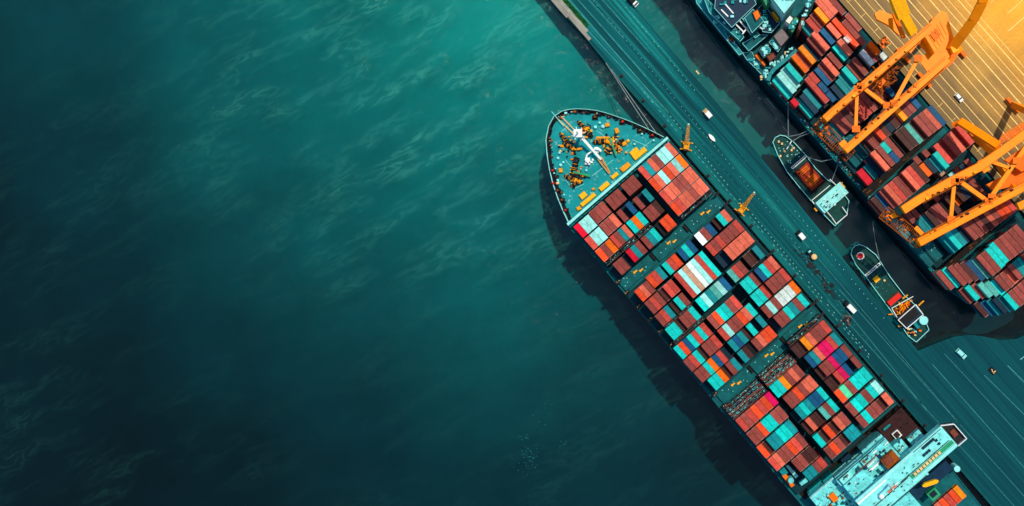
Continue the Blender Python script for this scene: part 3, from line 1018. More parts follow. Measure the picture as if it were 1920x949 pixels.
# cross decks in the gaps, a little proud of the main deck, with yellow gear in pairs
for u0, u1, mat_ in ((136, 160, 'deck'), (416, 440, 'deck_dark')):
    for v0, v1 in ((-4, 72), (80, 154), (162, 240)):
        cd = MB().vubox(v0, v1, u0, u1, MZ + .02, MZ + 1.3)
        cdo = cd.build('cross_deck', M['deck_dark'], S1)
        for k, du in ((.42, 7), (.56, 12)):
            vv = v0 + (v1 - v0) * k
            MB().vubox(vv, vv + 9, u0 + du, u0 + du + 2.6, MZ + 1.3, MZ + 1.75).vubox(vv + 1, vv + 3, u0 + du - 1, u0 + du + 3.4, MZ + 1.3, MZ + 2.0).build('gear_box', M['yellow'], cdo)
        fx = MB()
        for k in range(9):
            vv, uu = random.uniform(v0 + 3, v1 - 3), random.uniform(u0 + 2, u1 - 2)
            fx.vubox(vv, vv + random.uniform(.8, 2), uu, uu + random.uniform(.8, 2), MZ + 1.3, MZ + 1.3 + random.uniform(.2, .6))
        fx.build_each('deck_fitting', M['aqua'], cdo)
    for v0 in (73.5, 155.5):
        MB().vubox(v0, v0 + 5, u0 + 1, u1 - 8, MZ + .02, MZ + 2.4).build('stair_house', M['black'], S1)


def lashing_bridge(parent, v0, v1, u, z0, z1, depth=5.0, mats=None, gear=0, rails=True, nm='lashing_bridge'):
    lb = MB()
    k = mpp(z1)
    du = depth
    npost = max(2, int((v1 - v0) / 11))
    for i in range(npost + 1):
        v = v0 + (v1 - v0) * i / npost
        for uu in (u, u + du):
            p = VU(v, uu, z1)
            lb.beam((p.x, p.y, z0), (p.x, p.y, z1), .3, .3)
        if i < npost and i % 2 == 0:
            p = VU(v, u, z1)
            q = VU(v0 + (v1 - v0) * (i + 1) / npost, u, z1)
            lb.beam((p.x, p.y, z0), (q.x, q.y, z1), .15, .15)
    o = None
    zz = z1
    lb.vubox(v0, v1, u, u + du, z1 - .15, z1)
    for mi_ in (1, 2, 3):
        for i in range(gear):
            v = random.uniform(v0 + 1, v1 - 4)
            w = random.uniform(1, 4)
            p = random.uniform(.6, du - 1.4)
            lb.vubox(v, v + w, u + p, u + p + random.uniform(.5, 1.2), z1, z1 + random.uniform(.2, 1.0), mi_)
    o = lb.build(nm, [mats or M['black'], M['teal_box'], M['aqua_worn'], CM['m']], parent)
    rr_ = MB()
    for uu in (u, u + du):
        a, b_ = VU(v0, uu, z1), VU(v1, uu, z1)
        rr_.tube((a.x, a.y, z1 + 1.1), (b_.x, b_.y, z1 + 1.1), .07, 5)
        m_ = max(2, int((v1 - v0) / 4))
        for i in range(m_ + 1):
            q = a.lerp(b_, i / m_)
            rr_.tube((q.x, q.y, z1), (q.x, q.y, z1 + 1.1), .05, 4)
    rr_.build('handrail', M['grey'], o)
    return o


for v0, v1 in ((0, 36), (38, 76), (79, 113)):
    lashing_bridge(S1, v0, v1, 93.5, MZ, 18.0, 8.0, gear=5)
lashing_bridge(S1, 163, 240, 120.5, MZ, 17.0, 6.5, gear=10)
lashing_bridge(S1, 0, 74, 291, MZ, 15.5, 4.5, gear=5)
for v0, v1 in ((6, 38), (40, 73)):
    lashing_bridge(S1, v0, v1, 258, MZ, 15.5, 3.0, gear=2)
# stepped lashing bridges in front of the after block
for k, (uu, zz) in enumerate(((446, 12.5), (453, 15.5), (460, 18.2), (467, 21.0))):
    lashing_bridge(S1, -10, 73, uu, MZ, zz, 6.4, mats=[M['dark'], M['navy'], M['brown'], M['dark']][k], gear=20)
for k, (uu, zz) in enumerate(((442, 12.5), (449, 15.5), (456, 18.2), (463, 21.0))):
    lashing_bridge(S1, 79, 150, uu, MZ, zz, 6.4, mats=[M['dark'], M['brown'], M['dark'], M['brown']][k], gear=20)
lashing_bridge(S1, 160, 240, 431, MZ, 17, 8, gear=10)
# outboard lashing platforms along the seaward side
for u in (137, 163, 197, 229, 258, 291, 416, 444):
    m = MB()
    m.vubox(-10, 1, u - 2, u + 2.5, 13.0, 13.2)
    for i in range(5):
        p = VU(-10 + i * 2.4, u - 2, 13)
        m.tube((p.x, p.y, MZ), (p.x, p.y, 14.1), .09, 5)
        p = VU(-10 + i * 2.4, u + 2.5, 13)
        m.tube((p.x, p.y, MZ), (p.x, p.y, 14.1), .09, 5)
    m.build('lashing_platform', M['dark'], S1)
    m = MB()
    for i in range(4):
        v = random.uniform(-9, -2)
        m.vubox(v, v + 1.5, u - 1.5 + i * .7, u - .9 + i * .7, 13.2, 13.8)
    m.build('gear_box', M['beige'], S1)
for u in (134, 160, 285, 408, 434):
    m = MB()
    m.vubox(238, 249, u - 2, u + 2.5, 13.0, 13.2)
    for i in range(5):
        p = VU(238 + i * 2.6, u, 13)
        m.tube((p.x, p.y, MZ), (p.x, p.y, 14.1), .12, 5)
    m.build('lashing_platform', M['dark'], S1)


# --- forecastle machinery
def winch(parent, px, py, rot, s=1.0, big=False):
    """Mooring winch: bed frame, drums with flanges, gearbox, motor."""
    z = DZ
    o = P(px, py, z)
    T_ = Matrix.Translation(o) @ Matrix.Rotation(rot, 4, 'Z') @ Matrix.Scale(s, 4)

    def tr_(m):
        m.v = [tuple(T_ @ Vector(q)) for q in m.v]
        return m
    bed = MB()
    bed.boxl(-4.2, 4.2, -1.3, -.9, 0, .5).boxl(-4.2, 4.2, .9, 1.3, 0, .5).boxl(-4.2, -3.8, -1.3, 1.3, 0, .5).boxl(3.8, 4.2, -1.3, 1.3, 0, .5)
    for x in (-3.9, -1.4, 1.2, 3.9):
        bed.boxl(x - .15, x + .15, -.9, .9, .0, 1.5)
    root = tr_(bed).build('mooring_winch', M['black'], parent)
    for x0, x1 in ((-3.6, -1.7), (-1.0, .9)):
        d = MB()
        for q in range(5):
            xa = x0 + (x1 - x0) * q / 5
            d.tube((xa, 0, 1.4), (xa + (x1 - x0) / 5, 0, 1.4), .95 if q % 2 else .8, 14, mi=(2 if q % 2 else 3))
        d.tube((x0 - .05, 0, 1.4), (x0 + .12, 0, 1.4), 1.25, 16)
        d.tube((x1 - .12, 0, 1.4), (x1 + .05, 0, 1.4), 1.25, 16)
        d.boxl(x0 + .1, x0 + .5, .95, 1.5, .2, 1.6).boxl(x1 - .5, x1 - .1, -1.6, -.95, .1, 1.2, 2)
        tr_(d).build('drum', [M['gold'], M['beige'], M['black'], M['navy']], root)
    g = MB()
    g.boxl(1.5, 2.7, -1.1, 1.2, .4, 2.2, ch=.25)
    g.tube((2.7, .2, 1.3), (4.4, .2, 1.3), .5, 10)
    tr_(g).build('gearbox', M['dark'] if random.random() < .5 else M['gold'], root)
    b2 = MB()
    b2.boxl(2.9, 3.7, -1.6, -.7, .3, 1.3, ch=.1).tube((-4.7, 0, 1.4), (-3.8, 0, 1.4), .55, 12).tube((-4.75, 0, 1.4), (-4.65, 0, 1.4), .8, 12)
    tr_(b2).build('warping_head', M['dark'], root)
    return root


for px, py, rot, s in [(a_, b2, c_, d_ * .74) for a_, b2, c_, d_ in ((1060, 262, -.9, .95), (1069, 276, -.5, .95), (1094, 238, -.75, .9), (1102, 250, -.7, .85), (1131, 266, .05, 1.15), (1146, 277, 1.0, .95), (1160, 270, .6, .9),
                       (1078, 312, 1.35, 1.2), (1088, 327, -.35, .9), (1073, 336, -.4, 1.0), (1082, 344, .4, .8), (1152, 258, 1.2, .6))]:
    winch(S1, px, py, rot, s)
# anchor chains from the hawse to the windlass
for (x0, y0, x1, y1) in ((1044, 221, 1078, 254), (1050, 216, 1082, 249)):
    ch = MB()
    a, b_ = P(x0, y0, DZ + .3), P(x1, y1, DZ + .9)
    for k in range(26):
        q = a.lerp(b_, k / 25)
        d = (b_ - a).normalized() * .34
        if k % 2:
            ch.beam(q - d, q + d, .50, .16)
        else:
            ch.beam(q - d, q + d, .16, .50)
    ch.build('anchor_chain', M['beige'], S1)
# foremast: white post with a platform, yard, stays and a ladder, standing on the deck
mast_root = MB()
b0 = P(1090, 257, DZ)
top = P(1088, 254, DZ + 13)
mast_root.tube((b0.x, b0.y, DZ), (b0.x, b0.y, DZ + 14), .55, 10, r2=.3)
fm = mast_root.build('foremast', M['white'], S1)
pl = MB()
pl.boxl(b0.x - 1.7, b0.x + 1.7, b0.y - 1.6, b0.y + 1.6, DZ + 9, DZ + 9.2)
for k in range(8):
    an = k * math.pi / 4 + .3
    pl.beam((b0.x, b0.y, DZ + 6.5 + k % 3), (b0.x + math.cos(an) * 2.9, b0.y + math.sin(an) * 2.9, DZ + 6.5 + k % 3), .22, .22)
pl.build('light_platform', M['white'], fm)
cat = MB()        # inclined derrick boom running aft from the mast
e0, e1 = P(1092, 259, DZ + 6), P(1127, 299, DZ + 2.2)
cat.beam(e0, e1, 1.15, .6, w2=.9, h2=.5)
cat.build('derrick_boom', M['white'], fm)
gx_ = MB()
for (x0, y0, x1, y1, z_, w) in ((1101, 290, 1108, 285, 2.6, .55), (1108, 285, 1116, 279, 3.0, .55), (1116, 279, 1124, 280, 3.0, .7), (1101, 290, 1098, 301, 2.4, .6), (1124, 280, 1127, 284, 2.6, .8),
                                (1098, 301, 1104, 305, 2.2, .7)):
    gx_.beam(P(x0, y0, DZ + z_), P(x1, y1, DZ + z_), w, .5)
for k in range(26):
    x_, y_ = random.gauss(1103, 3.2), random.gauss(303, 3.0)
    if k % 2:
        x_, y_ = random.gauss(1121, 3.5), random.gauss(283, 2.4)
    p = P(x_, y_, DZ)
    gx_.boxl(p.x - random.uniform(.2, .6), p.x + random.uniform(.2, .6), p.y - random.uniform(.2, .6), p.y + random.uniform(.2, .6), DZ, DZ + random.uniform(.5, 2.2))
gx_.build('boom_rest', M['white'], S1)
gw = MB()
a, b_ = P(1124, 296, DZ + 1.6), P(1143, 325, DZ + 1.2)
sd_ = (b_ - a).normalized().cross(Vector((0, 0, 1)))
for s_ in (-.9, .9):
    gw.beam(a + sd_ * s_, b_ + sd_ * s_ * .3, .3, .5)
for k in range(14):
    q = a.lerp(b_, k / 13)
    w_ = .9 - .6 * k / 13
    gw.beam(q - sd_ * w_, q + sd_ * w_, .16, .2)
gwo = gw.build('accommodation_ladder', M['gold'], S1)
# jack staff and its line at the stem
js = MB()
a, b_ = P(1034, 209, DZ + 2), P(1057, 237, DZ + 1.0)
js.tube(a, b_, .16, 6)
js.build('jack_staff', M['aqua'], S1)
# fairleads, rollers and bitts along the bulwark
k = 0
for i in range(nb - 1):
    for f in (.1, .35, .6, .85):
        k += 1
        if i > 13 and f in (.1, .6) and random.random() < .5:
            continue
        a = bowp[i].lerp(bowp[i + 1], f)
        q = c_bow + (a - c_bow) * random.uniform(.935, .955)
        d = (bowp[i + 1] - bowp[i]).normalized()
        nrm = Vector((-d.y, d.x, 0))
        m = MB()
        s_ = random.uniform(.55, 1.0)
        m.beam(Vector((q.x, q.y, DZ + .25)) - d * s_, Vector((q.x, q.y, DZ + .25)) + d * s_, 1.3, .5)
        for e in (-.5, .5):
            c = q + d * e * s_
            m.tube((c.x, c.y, DZ + .3), (c.x, c.y, DZ + 1.5), .33, 8)
        c = q + nrm * .2
        m.build('fairlead' if k % 3 else 'mooring_bitts', M['black'] if k % 4 else M['dark'], S1)
for px, py in ((1116, 221), (1167, 230), (1200, 246), (1223, 255), (1037, 321), (1046, 358), (1054, 376), (1061, 395), (1038, 345)):
    o = P(px, py, DZ)
    m = MB()
    m.boxl(o.x - 1.2, o.x + 1.2, o.y - 1.0, o.y + 1.0, DZ, DZ + .5, ch=.1)
    m.tube((o.x - .6, o.y, DZ + .5), (o.x - .6, o.y, DZ + 1.6), .4, 8).tube((o.x + .6, o.y, DZ + .5), (o.x + .6, o.y, DZ + 1.6), .4, 8)
    mb_ = m.build('mooring_bitts', M['dark'], S1)
    MB().dome((o.x + .1, o.y + .1, DZ + 1.5), .5, 8, 3).build('bitt_cap', random.choice([M['rust'], M['beige'], M['red']]), mb_)
# yellow lockers, white ventilators and small boxes
for (px, py, lw, ww, mt, rt) in ((1103.5, 375, 7.4, 1.7, 'yellow', .69), (1094, 367, 3.0, 2.3, 'yellow', .69), (1133.5, 350, 4.6, 1.9, 'yellow', .69), (1153, 330, 3.2, 1.6, 'yellow', .69),
                                 (1173, 314, 4.4, 2.2, 'gold', .69), (1190, 285.5, 3.8, 2.2, 'yellow', .69), (1200, 289, 6.4, 2.0, 'yellow', .69), (1086, 391, 1.9, 1.5, 'gold', .4),
                                 (1171, 270, 1.9, 1.6, 'gold', .5), (1178, 265, 1.2, 1.1, 'yellow', .5), (1157, 246, 1.6, 2.2, 'gold', .3), (1139, 235, 1.9, 1.5, 'gold', .2),
                                 (1052, 320, 1.6, 1.8, 'gold', .1), (1046, 344, 1.3, 1.0, 'beige', .3), (1087, 280, 2.2, .9, 'gold', .1), (1113, 355, 1.2, 1.0, 'gold', .3)):
    o = P(px, py, DZ)
    T_ = Matrix.Translation(o) @ Matrix.Rotation(rt, 4, 'Z')
    m = MB().boxl(-lw / 2, lw / 2, -ww / 2, ww / 2, .15, 1.25, ch=.2).boxl(-lw / 2 + .2, -lw / 2 + .5, -ww / 2, ww / 2, 0, .15).boxl(lw / 2 - .5, lw / 2 - .2, -ww / 2, ww / 2, 0, .15)
    m.v = [tuple(T_ @ Vector(q)) for q in m.v]
    m.build('deck_locker', M[mt], S1)
for px, py, r in ((1125, 231, .55), (1131, 238, .8), (1117, 239, .7), (1047, 297, .6), (1052, 310, .7), (1057, 305, .5), (1190, 271, .45), (1156, 317, .4), (1226, 264, .5), (1050, 287, .6), (1204, 252, .5), (1100, 320, .5)):
    o = P(px, py, DZ)
    MB().tube((o.x, o.y, DZ), (o.x, o.y, DZ + 1.0), r * .55, 9).dome((o.x, o.y, DZ + .95), r, 10, 3, .5).build('mushroom_ventilator', M['aqua'], S1)
for (x0, y0, x1, y1) in ((1060, 300, 1075, 318), (1110, 330, 1150, 300), (1140, 325, 1160, 345), (1185, 262, 1215, 275), (1200, 280, 1225, 262), (1075, 355, 1095, 345), (1118, 245, 1136, 258), (1055, 330, 1070, 350),
                         (1170, 290, 1176, 282), (1050, 250, 1060, 240)):
    MB().tube(P(x0, y0, DZ + .2), P(x1, y1, DZ + .2), .12, 5).build('deck_pipe', M['aqua'], S1)
# loose gear between the machinery: bitts, reels, pumps and boxes, and a second row behind the bulwark
for k in range(230):
    if k < 80:
        i = random.randrange(1, 20)
        a = bowp[i].lerp(bowp[i + 1], random.random())
        q = c_bow + (a - c_bow) * random.uniform(.86, .925)
        mt = random.choice(('black', 'dark', 'black', 'aqua', 'navy', 'rust'))
    else:
        cx_, cy_ = random.choice(((1060, 268), (1070, 280), (1098, 244), (1150, 272), (1136, 266), (1082, 325), (1078, 340), (1160, 280)))
        q = P(cx_ + random.gauss(0, 7), cy_ + random.gauss(0, 7), DZ)
        mt = random.choice(('gold', 'black', 'yellow', 'dark', 'beige', 'navy', 'gold', 'orange_deep'))
    a_, b2 = random.uniform(.2, .62), random.uniform(.18, .5)
    m = MB()
    if k % 3:
        m.boxl(q.x - a_, q.x + a_, q.y - b2, q.y + b2, DZ, DZ + random.uniform(.5, 1.6), ch=.08)
    else:
        m.tube((q.x, q.y, DZ), (q.x, q.y, DZ + random.uniform(.6, 1.6)), a_ * .8, 9)
    m.build(random.choice(('gear_box', 'deck_pump', 'cable_reel')) if k % 3 else 'bitt_post', M[mt], S1)
# hose piles and cable heaps between the winches
hp = MB()
for (cx_, cy_, n_) in ((1085, 330, 16), (1066, 268, 10), (1098, 245, 10), (1150, 272, 14)):
    for k in range(n_):
        a = P(cx_ + random.gauss(0, 5), cy_ + random.gauss(0, 6), DZ + random.uniform(.2, 1.2))
        b_ = P(cx_ + random.gauss(0, 5), cy_ + random.gauss(0, 6), DZ + random.uniform(.2, 1.2))
        hp.path([a, a.lerp(b_, .5) + Vector((random.uniform(-1, 1), random.uniform(-1, 1), .3)), b_], .16, 5)
hp.build('mooring_hawsers', M['dark'], S1)
for (x0, y0, x1, y1) in ((1118, 258, 1143, 258), (1143, 258, 1156, 292), (1074, 322, 1108, 330)):
    MB().beam(P(x0, y0, DZ + 1.9), P(x1, y1, DZ + 1.9), .8, .25).build('gangway', M['green_box'] if x0 != 1118 else M['gold'], S1)

# --- deck clutter by the after left stack
m = MB()
o = P(1474, 885, 12)
MB().pxpoly([(1473, 874), (1478, 872), (1497, 893), (1492, 897)], MZ + 1.9, 15).build('deck_crane_jib', M['aqua'], S1)
MB().pxpoly([(1461, 884), (1470, 876), (1478, 887), (1468, 892)], MZ + 1.9, 16).build('deck_crane_cab', M['teal_box'], S1)
MB().pxpoly([(1498, 905), (1510, 896), (1515, 903), (1503, 911)], MZ + .1, 13).build('deck_house', M['aqua_worn'], S1)
MB().pxpoly([(1466, 892), (1474, 889), (1490, 910), (1484, 914)], MZ + .1, 13).build('deck_store', M['orange_deep'], S1)
o = P(1482, 898, 13)
MB().tube((o.x, o.y, MZ), (o.x, o.y, 16), 1.2, 12).build('deck_crane_post', M['aqua_worn'], S1)

# --- accommodation block and bridge
HB = 24.0
hs = MB().vubox(2, 60, 678, 792, MZ, 19).build('deckhouse', M['aqua_worn'], S1)
MB().vubox(8, 40, 668, 677.5, MZ, 15).vubox(41, 62, 671, 675.5, MZ, 17).build('deckhouse_front', M['teal_box'], hs)
h2 = MB().vubox(60.5, 182, 686, 742, MZ, 23).build('accommodation_block', M['aqua_worn'], S1)
for v0, v1, u0, u1, z_, mt in ((62, 96, 672, 681, 14, 'teal_box'), (62, 128, 680, 685.8, 19, 'aqua_worn'), (132, 181, 676, 685.8, 20, 'aqua_worn'), (100, 130, 674, 679.8, 15, 'deck')):
    t_ = MB().vubox(v0, v1, u0, u1, MZ + .3, z_).build('deckhouse_tier', M[mt], S1)
    m = MB()
    for h_ in (.5, 1.0):
        m.beam(VU(v0, u0 + .4, z_) + Vector((0, 0, h_)), VU(v1, u0 + .4, z_) + Vector((0, 0, h_)), .12, .1)
    m.build('handrail', M['aqua'], t_)
    for k in range(5):
        v, u = random.uniform(v0 + 1, v1 - 4), random.uniform(u0 + 1, u1 - 2.5)
        MB().vubox(v, v + random.uniform(.8, 3), u, u + random.uniform(.6, 2), z_, z_ + random.uniform(.3, 1.2)).build('roof_box', M[random.choice(('dark', 'navy', 'white', 'casing'))], t_)
rs = MB()
a, b_ = VU(78, 703, 23.6), VU(150, 700, 23.6)
rs.beam(a, b_, .5, 1.0)
rs.build('pipe_rack', M['brown'], h2)
# roof gear of the block: pipes, boxes, vents, hatches
for nm_, mt, cnt_, sz in (('roof_vent', 'navy', 20, (.5, 1.6)), ('roof_box', 'deck_dark', 12, (.8, 2.4)), ('roof_pipe', 'white', 9, (.3, .6))):
    g_ = MB()
    for k in range(cnt_):
        v, u = random.uniform(64, 176), random.uniform(689, 736)
        if 148 < v < 176 and 714 < u < 736:
            continue
        w_ = random.uniform(*sz) / mpp(23)
        l_ = random.uniform(*sz) / mpp(23)
        if nm_ == 'roof_pipe':
            w_ = random.uniform(8, 26)
        g_.vubox(v, min(v + w_, 181), u, min(u + l_, 741), 23, 23 + random.uniform(.3, 1.2))
    g_.build_each(nm_, M[mt], h2)
MB().vubox(148, 178, 714, 736, 23.02, 26.2).build('lift_house', M['rust'], h2)
MB().vubox(151, 168, 716, 730, 26.22, 26.8).build('skylight', M['brown'], h2)
MB().vubox(84, 102, 728, 731.5, 23.02, 24).build('life_raft', M['orange_deep'], h2)
MB().vubox(30, 42, 700, 716, 19.02, 20.6).build('life_raft', M['orange_deep'], hs)
for nm_, mt, cnt_ in (('roof_box', 'deck_dark', 14), ('roof_vent', 'aqua', 14), ('roof_pipe', 'rust', 6)):
    g_ = MB()
    for k in range(cnt_):
        v, u = random.uniform(4, 54), random.uniform(692, 752)
        g_.vubox(v, v + random.uniform(1, 6), u, u + random.uniform(1, 6), 19, 19 + random.uniform(.3, 1.6))
    g_.build_each(nm_, M[mt], hs)
BZ = 29.0
br_ = MB().vubox(62, 200, 743, 792, MZ, BZ).build('bridge_house', M['aqua_roof'], S1)
wing = MB().vubox(200, 276, 738, 788, BZ - 4.2, BZ + .02)
a4 = [VU(276, 738, BZ), VU(297, 752, BZ), VU(297, 788, BZ), VU(276, 788, BZ)]
wg = wing.build('bridge_wing', M['aqua_roof'], S1)
MB().prism([(p.x, p.y) for p in a4], BZ - 4.2, BZ - 1.2).build('wing_cockpit', M['dark'], wg)
ck = MB()
for i in range(4):
    p, q = a4[i], a4[(i + 1) % 4]
    if i == 3:
        continue
    ck.beam((p.x, p.y, BZ - .45), (q.x, q.y, BZ - .45), .3, 1.5)
ck.build('wing_coaming', M['white'], wg)
MB().vubox(281, 291, 758, 772, BZ - 1.2, BZ - .2).build('wing_console', M['brown'], wg)
MB().vubox(62.5, 275, 739, 745, BZ + .03, BZ + .5).build('roof_edge', M['aqua'], br_)
MB().vubox(170, 274, 771, 779, BZ + .04, BZ + .10).build('roof_walkway', M['green_box'], br_)
rb = MB()
for k in range(9):
    rb.vubox(178 + k * 7.5, 183.5 + k * 7.5, 772.2, 777.6, BZ + .10, BZ + .8)
rb.build_each('roof_locker', M['beige'], br_)
MB().vubox(168, 276, 781, 785.5, BZ + .04, BZ + .6).build('roof_edge', M['aqua'], br_)
vn = MB()
for k in range(6):
    vn.vubox(222 + k * 5, 226 + k * 5, 746, 751, BZ + .03, BZ + .7)
for k in range(3):
    vn.vubox(214 + k * 6.5, 219 + k * 6.5, 757, 762, BZ + .03, BZ + .6)
for k in range(2):
    vn.vubox(250, 254.5, 752 + k * 8, 756 + k * 8, BZ + .03, BZ + .9)
vn.build_each('roof_vent', M['navy'], br_)
mo = MB()
o = VU(130, 756, BZ)
mo.tube((o.x, o.y, BZ), (o.x, o.y, BZ + 9), .5, 10, r2=.25)
d = Vector((math.cos(ROT + math.pi / 2), math.sin(ROT + math.pi / 2), 0))
mo.beam((o - d * 3.4) + Vector((0, 0, 6)), (o + d * 3.4) + Vector((0, 0, 6)), .35, .35)
mt_ = mo.build('radar_mast', M['white'], br_)
MB().beam((o - d * 2.2) + Vector((0, 0, 7.6)), (o + d * 2.2) + Vector((0, 0, 7.6)), .4, .5).build('radar_scanner', M['orange_deep'], mt_)
dm = VU(105, 764, BZ)
MB().tube((dm.x, dm.y, BZ), (dm.x, dm.y, BZ + 1), .5, 8).dome((dm.x, dm.y, BZ + 1), 1.1, 12, 5).build('satellite_dome', M['white'], br_)
rf = MB()
for k in range(18):
    v, u = random.uniform(70, 195), random.uniform(749, 788)
    rf.vubox(v, v + random.uniform(1, 5), u, u + random.uniform(.8, 3), BZ + .03, BZ + random.uniform(.15, .7))
rf.build_each('roof_fitting', M['deck_dark'], br_)
# windows across the front of the bridge
wn = MB()
for k in range(19):
    a, b_ = VU(66 + k * 7, 742.6, BZ), VU(71.5 + k * 7, 742.6, BZ)
    wn.beam((a.x, a.y, BZ - 1.9), (b_.x, b_.y, BZ - 1.9), .12, 1.3)
wn.build_each('window', M['glass'], br_)
MB().vubox(-8, 241, 654, 675.5, MZ + .01, MZ + .25).build('well_deck', M['blackb'], S1)
MB().vubox(62.5, 132, 745.5, 749, BZ + .03, BZ + .4).build('roof_edge', M['white'], br_)
for v0, v1, u, z_, mt, par in ((62, 180, 687, 23, 'dark', h2), (62, 180, 741, 23, 'white', h2), (4, 58, 679.5, 19, 'white', hs), (4, 58, 712, 19, 'casing', hs), (64, 196, 790, BZ, 'dark', br_),
                               (150, 270, 768, BZ, 'dark', br_), (70, 165, 770, BZ, 'casing', br_), (204, 272, 741, BZ, 'deck_dark', wg)):
    m = MB()
    for k in range(int((v1 - v0) / 5) + 1):
        q = VU(v0 + k * 5, u, z_)
        m.tube((q.x, q.y, z_), (q.x, q.y, z_ + 1.0), .06, 5)
    for h_ in (.5, 1.0):
        m.beam(VU(v0, u, z_) + Vector((0, 0, h_)), VU(v1, u, z_) + Vector((0, 0, h_)), .12, .1)
    m.build('handrail', M[mt], par)
for k in range(72):
    if k % 3 == 0:
        v, u, z_, par = random.uniform(6, 56), random.uniform(680, 752), 19, hs
    elif k % 3 == 1:
        v, u, z_, par = random.uniform(64, 145), random.uniform(688, 738), 23, h2
    else:
        v, u, z_, par = random.uniform(66, 265), random.uniform(750, 786), BZ + .02, br_
    MB().vubox(v, v + random.uniform(.5, 2.6), u, u + random.uniform(.4, 1.6), z_, z_ + random.uniform(.1, .7)).build(random.choice(('roof_vent', 'roof_box', 'cable_box')), M[random.choice(('dark', 'navy', 'deck_dark', 'black', 'casing'))], par)
# between the last stack and the house: dark well with machinery
MB().vubox(182.5, 243, 664, 726, MZ, 15).build('machinery_casing', M['casing'], S1)
m2 = MB()
for k in range(20):
    v, u = random.uniform(90, 235), random.uniform(656, 676)
    m2.vubox(v, v + random.uniform(2, 12), u, u + random.uniform(1, 4), MZ, MZ + random.uniform(1, 3.5))
m2.build_each('deck_machinery', M['dark'], S1)
MB().vubox(92, 112, 664, 672, MZ, 13).build('deck_house', M['navy'], S1)
MB().vubox(196, 210, 690, 704, 15.02, 16.4).build('cargo_gear', M['white'], S1)
MB().vubox(198, 208, 692, 702, 16.42, 16.8).build('gear_hatch', M['casing'], S1)
for v0, v1, u0, u1, z_, mt in ((64, 112, 704, 740, 25.4, 'aqua_worn'), (118, 146, 690, 700, 24.6, 'aqua_worn'), (66, 90, 690, 702, 24.8, 'aqua_roof'), (184, 204, 708, 734, 21, 'aqua_worn'), (212, 240, 716, 736, 18, 'aqua_worn'), (6, 34, 724, 756, 21.5, 'aqua_worn')):
    MB().vubox(v0, v1, u0, u1, 15 if v0 < 40 else 15.03, z_).build('deckhouse_tier', M[mt], S1)
    for k in range(7):
        v, u = random.uniform(v0 + 1, v1 - 5), random.uniform(u0 + 1, u1 - 4)
        MB().vubox(v, v + random.uniform(1, 5), u, u + random.uniform(.8, 3), z_, z_ + random.uniform(.3, 1.2)).build('roof_box', M[random.choice(('navy', 'deck_dark', 'white', 'rust'))], S1)
MB().vubox(190, 206, 672, 676, 15.02, 16).build('gear_rail', M['teal_box'], S1)
g_ = MB()
for k in range(14):
    v, u = random.uniform(184, 238), random.uniform(666, 722)
    g_.vubox(v, v + random.uniform(1, 7), u, u + random.uniform(.6, 2), 15, 15 + random.uniform(.2, 1))
g_.build_each('casing_gear', M['black'], S1)
# aft of the bridge: funnel casing, lifeboat with davit, dark well deck
MB().vubox(60, 150, 793, 850, MZ, 22).build('funnel_casing', M['aqua_worn'], S1)
MB().vubox(151, 240, 793, 815, MZ, 14).build('aft_house', M['navy'], S1)
lbt = MB()
a, b_ = VU(176, 800, 20), VU(205, 812, 20)
for f0, f1, w0, w1 in ((0, .15, .5, 1.6), (.15, .85, 1.6, 1.6), (.85, 1, 1.6, .5)):
    lbt.beam(a.lerp(b_, f0), a.lerp(b_, f1), w0, 1.8, w2=w1)
lbt.build('lifeboat', M['yellow'], S1)
dv = MB()
for f in (.2, .8):
    q = a.lerp(b_, f)
    dv.beam((q.x, q.y, 18.8), (q.x + 2, q.y - 2, 14), .5, .5)
dv.build('davit', M['green_box'], S1)
MB().vubox(172, 192, 818, 836, MZ, 17).build('aft_crane_cab', M['green_box'], S1)
MB().vubox(176, 188, 821, 831, 17.02, 17.5).build('cab_window', M['glass'], S1)
o = VU(246, 818, 14)
MB().tube((o.x, o.y, MZ), (o.x, o.y, 15), 1.3, 12).build('mooring_bollard', M['aqua'], S1)
for i, (v, c) in enumerate(((158, 'O'), (176, 'r'), (194, 's'), (212, 'o'), (230, 'O'))):
    px, py = VUpx(v + 8, 850)
    if i > 3:
        continue
mm = VU(225, 850, 16)

# orange containers on the after deck
for i, (v, c, cn) in enumerate(((168, 's', 'salmon'), (180, 'O', 'orange red'), (192, 'r', 'coral red'), (204, 'O', 'orange red'), (216, 'y', 'amber'))):
    q = VU(v + 6, 862, 15)
    mesh = mesh_cache.get((c, 6.06)) or mesh_cache.get(('s', 6.06))
    o = bpy.data.objects.new('shipping_container', mesh)
    COL.objects.link(o)
    o.location = (q.x, q.y, MZ + .05)
    o.rotation_euler.z = ROT
    tag(o, '%s container on the after deck behind the bridge wing, %s from seaward' % (cn, ORD[i + 1]), 'shipping container', 'containers on the big moored ship')

# ================================================================== RIGHT SHIP
S2 = thing('container_ship', 'far container ship loaded with long containers under the orange gantry cranes', 'container ship', P(*P2px(100, 400), 0), ROT)


def V2(v, u, z):       # along the hull of the far ship: same axis, square across
    return VU(453 + v, u - 343.5 + 0, z)


# hull axis distance: oblique u of the photograph is measured from y = 0 on the channel side
h2pts = [(0, -260), (0, 690), (4, 728), (13, 766), (28, 796), (50, 816), (78, 827), (120, 830), (160, 806), (185, 766), (196, 700), (198, 640), (198, -260)]


def U2(v, u, z):       # hull side coordinates -> world; u=0 where the channel side meets the picture's top edge
    px, py = 1303 + SU * v + CU * u, -CU * v + SU * u
    return P(px, py, z)


ring = [U2(v, u, MZ) for v, u in h2pts]
n = len(ring)
cc = U2(100, 400, MZ)
hull = MB()


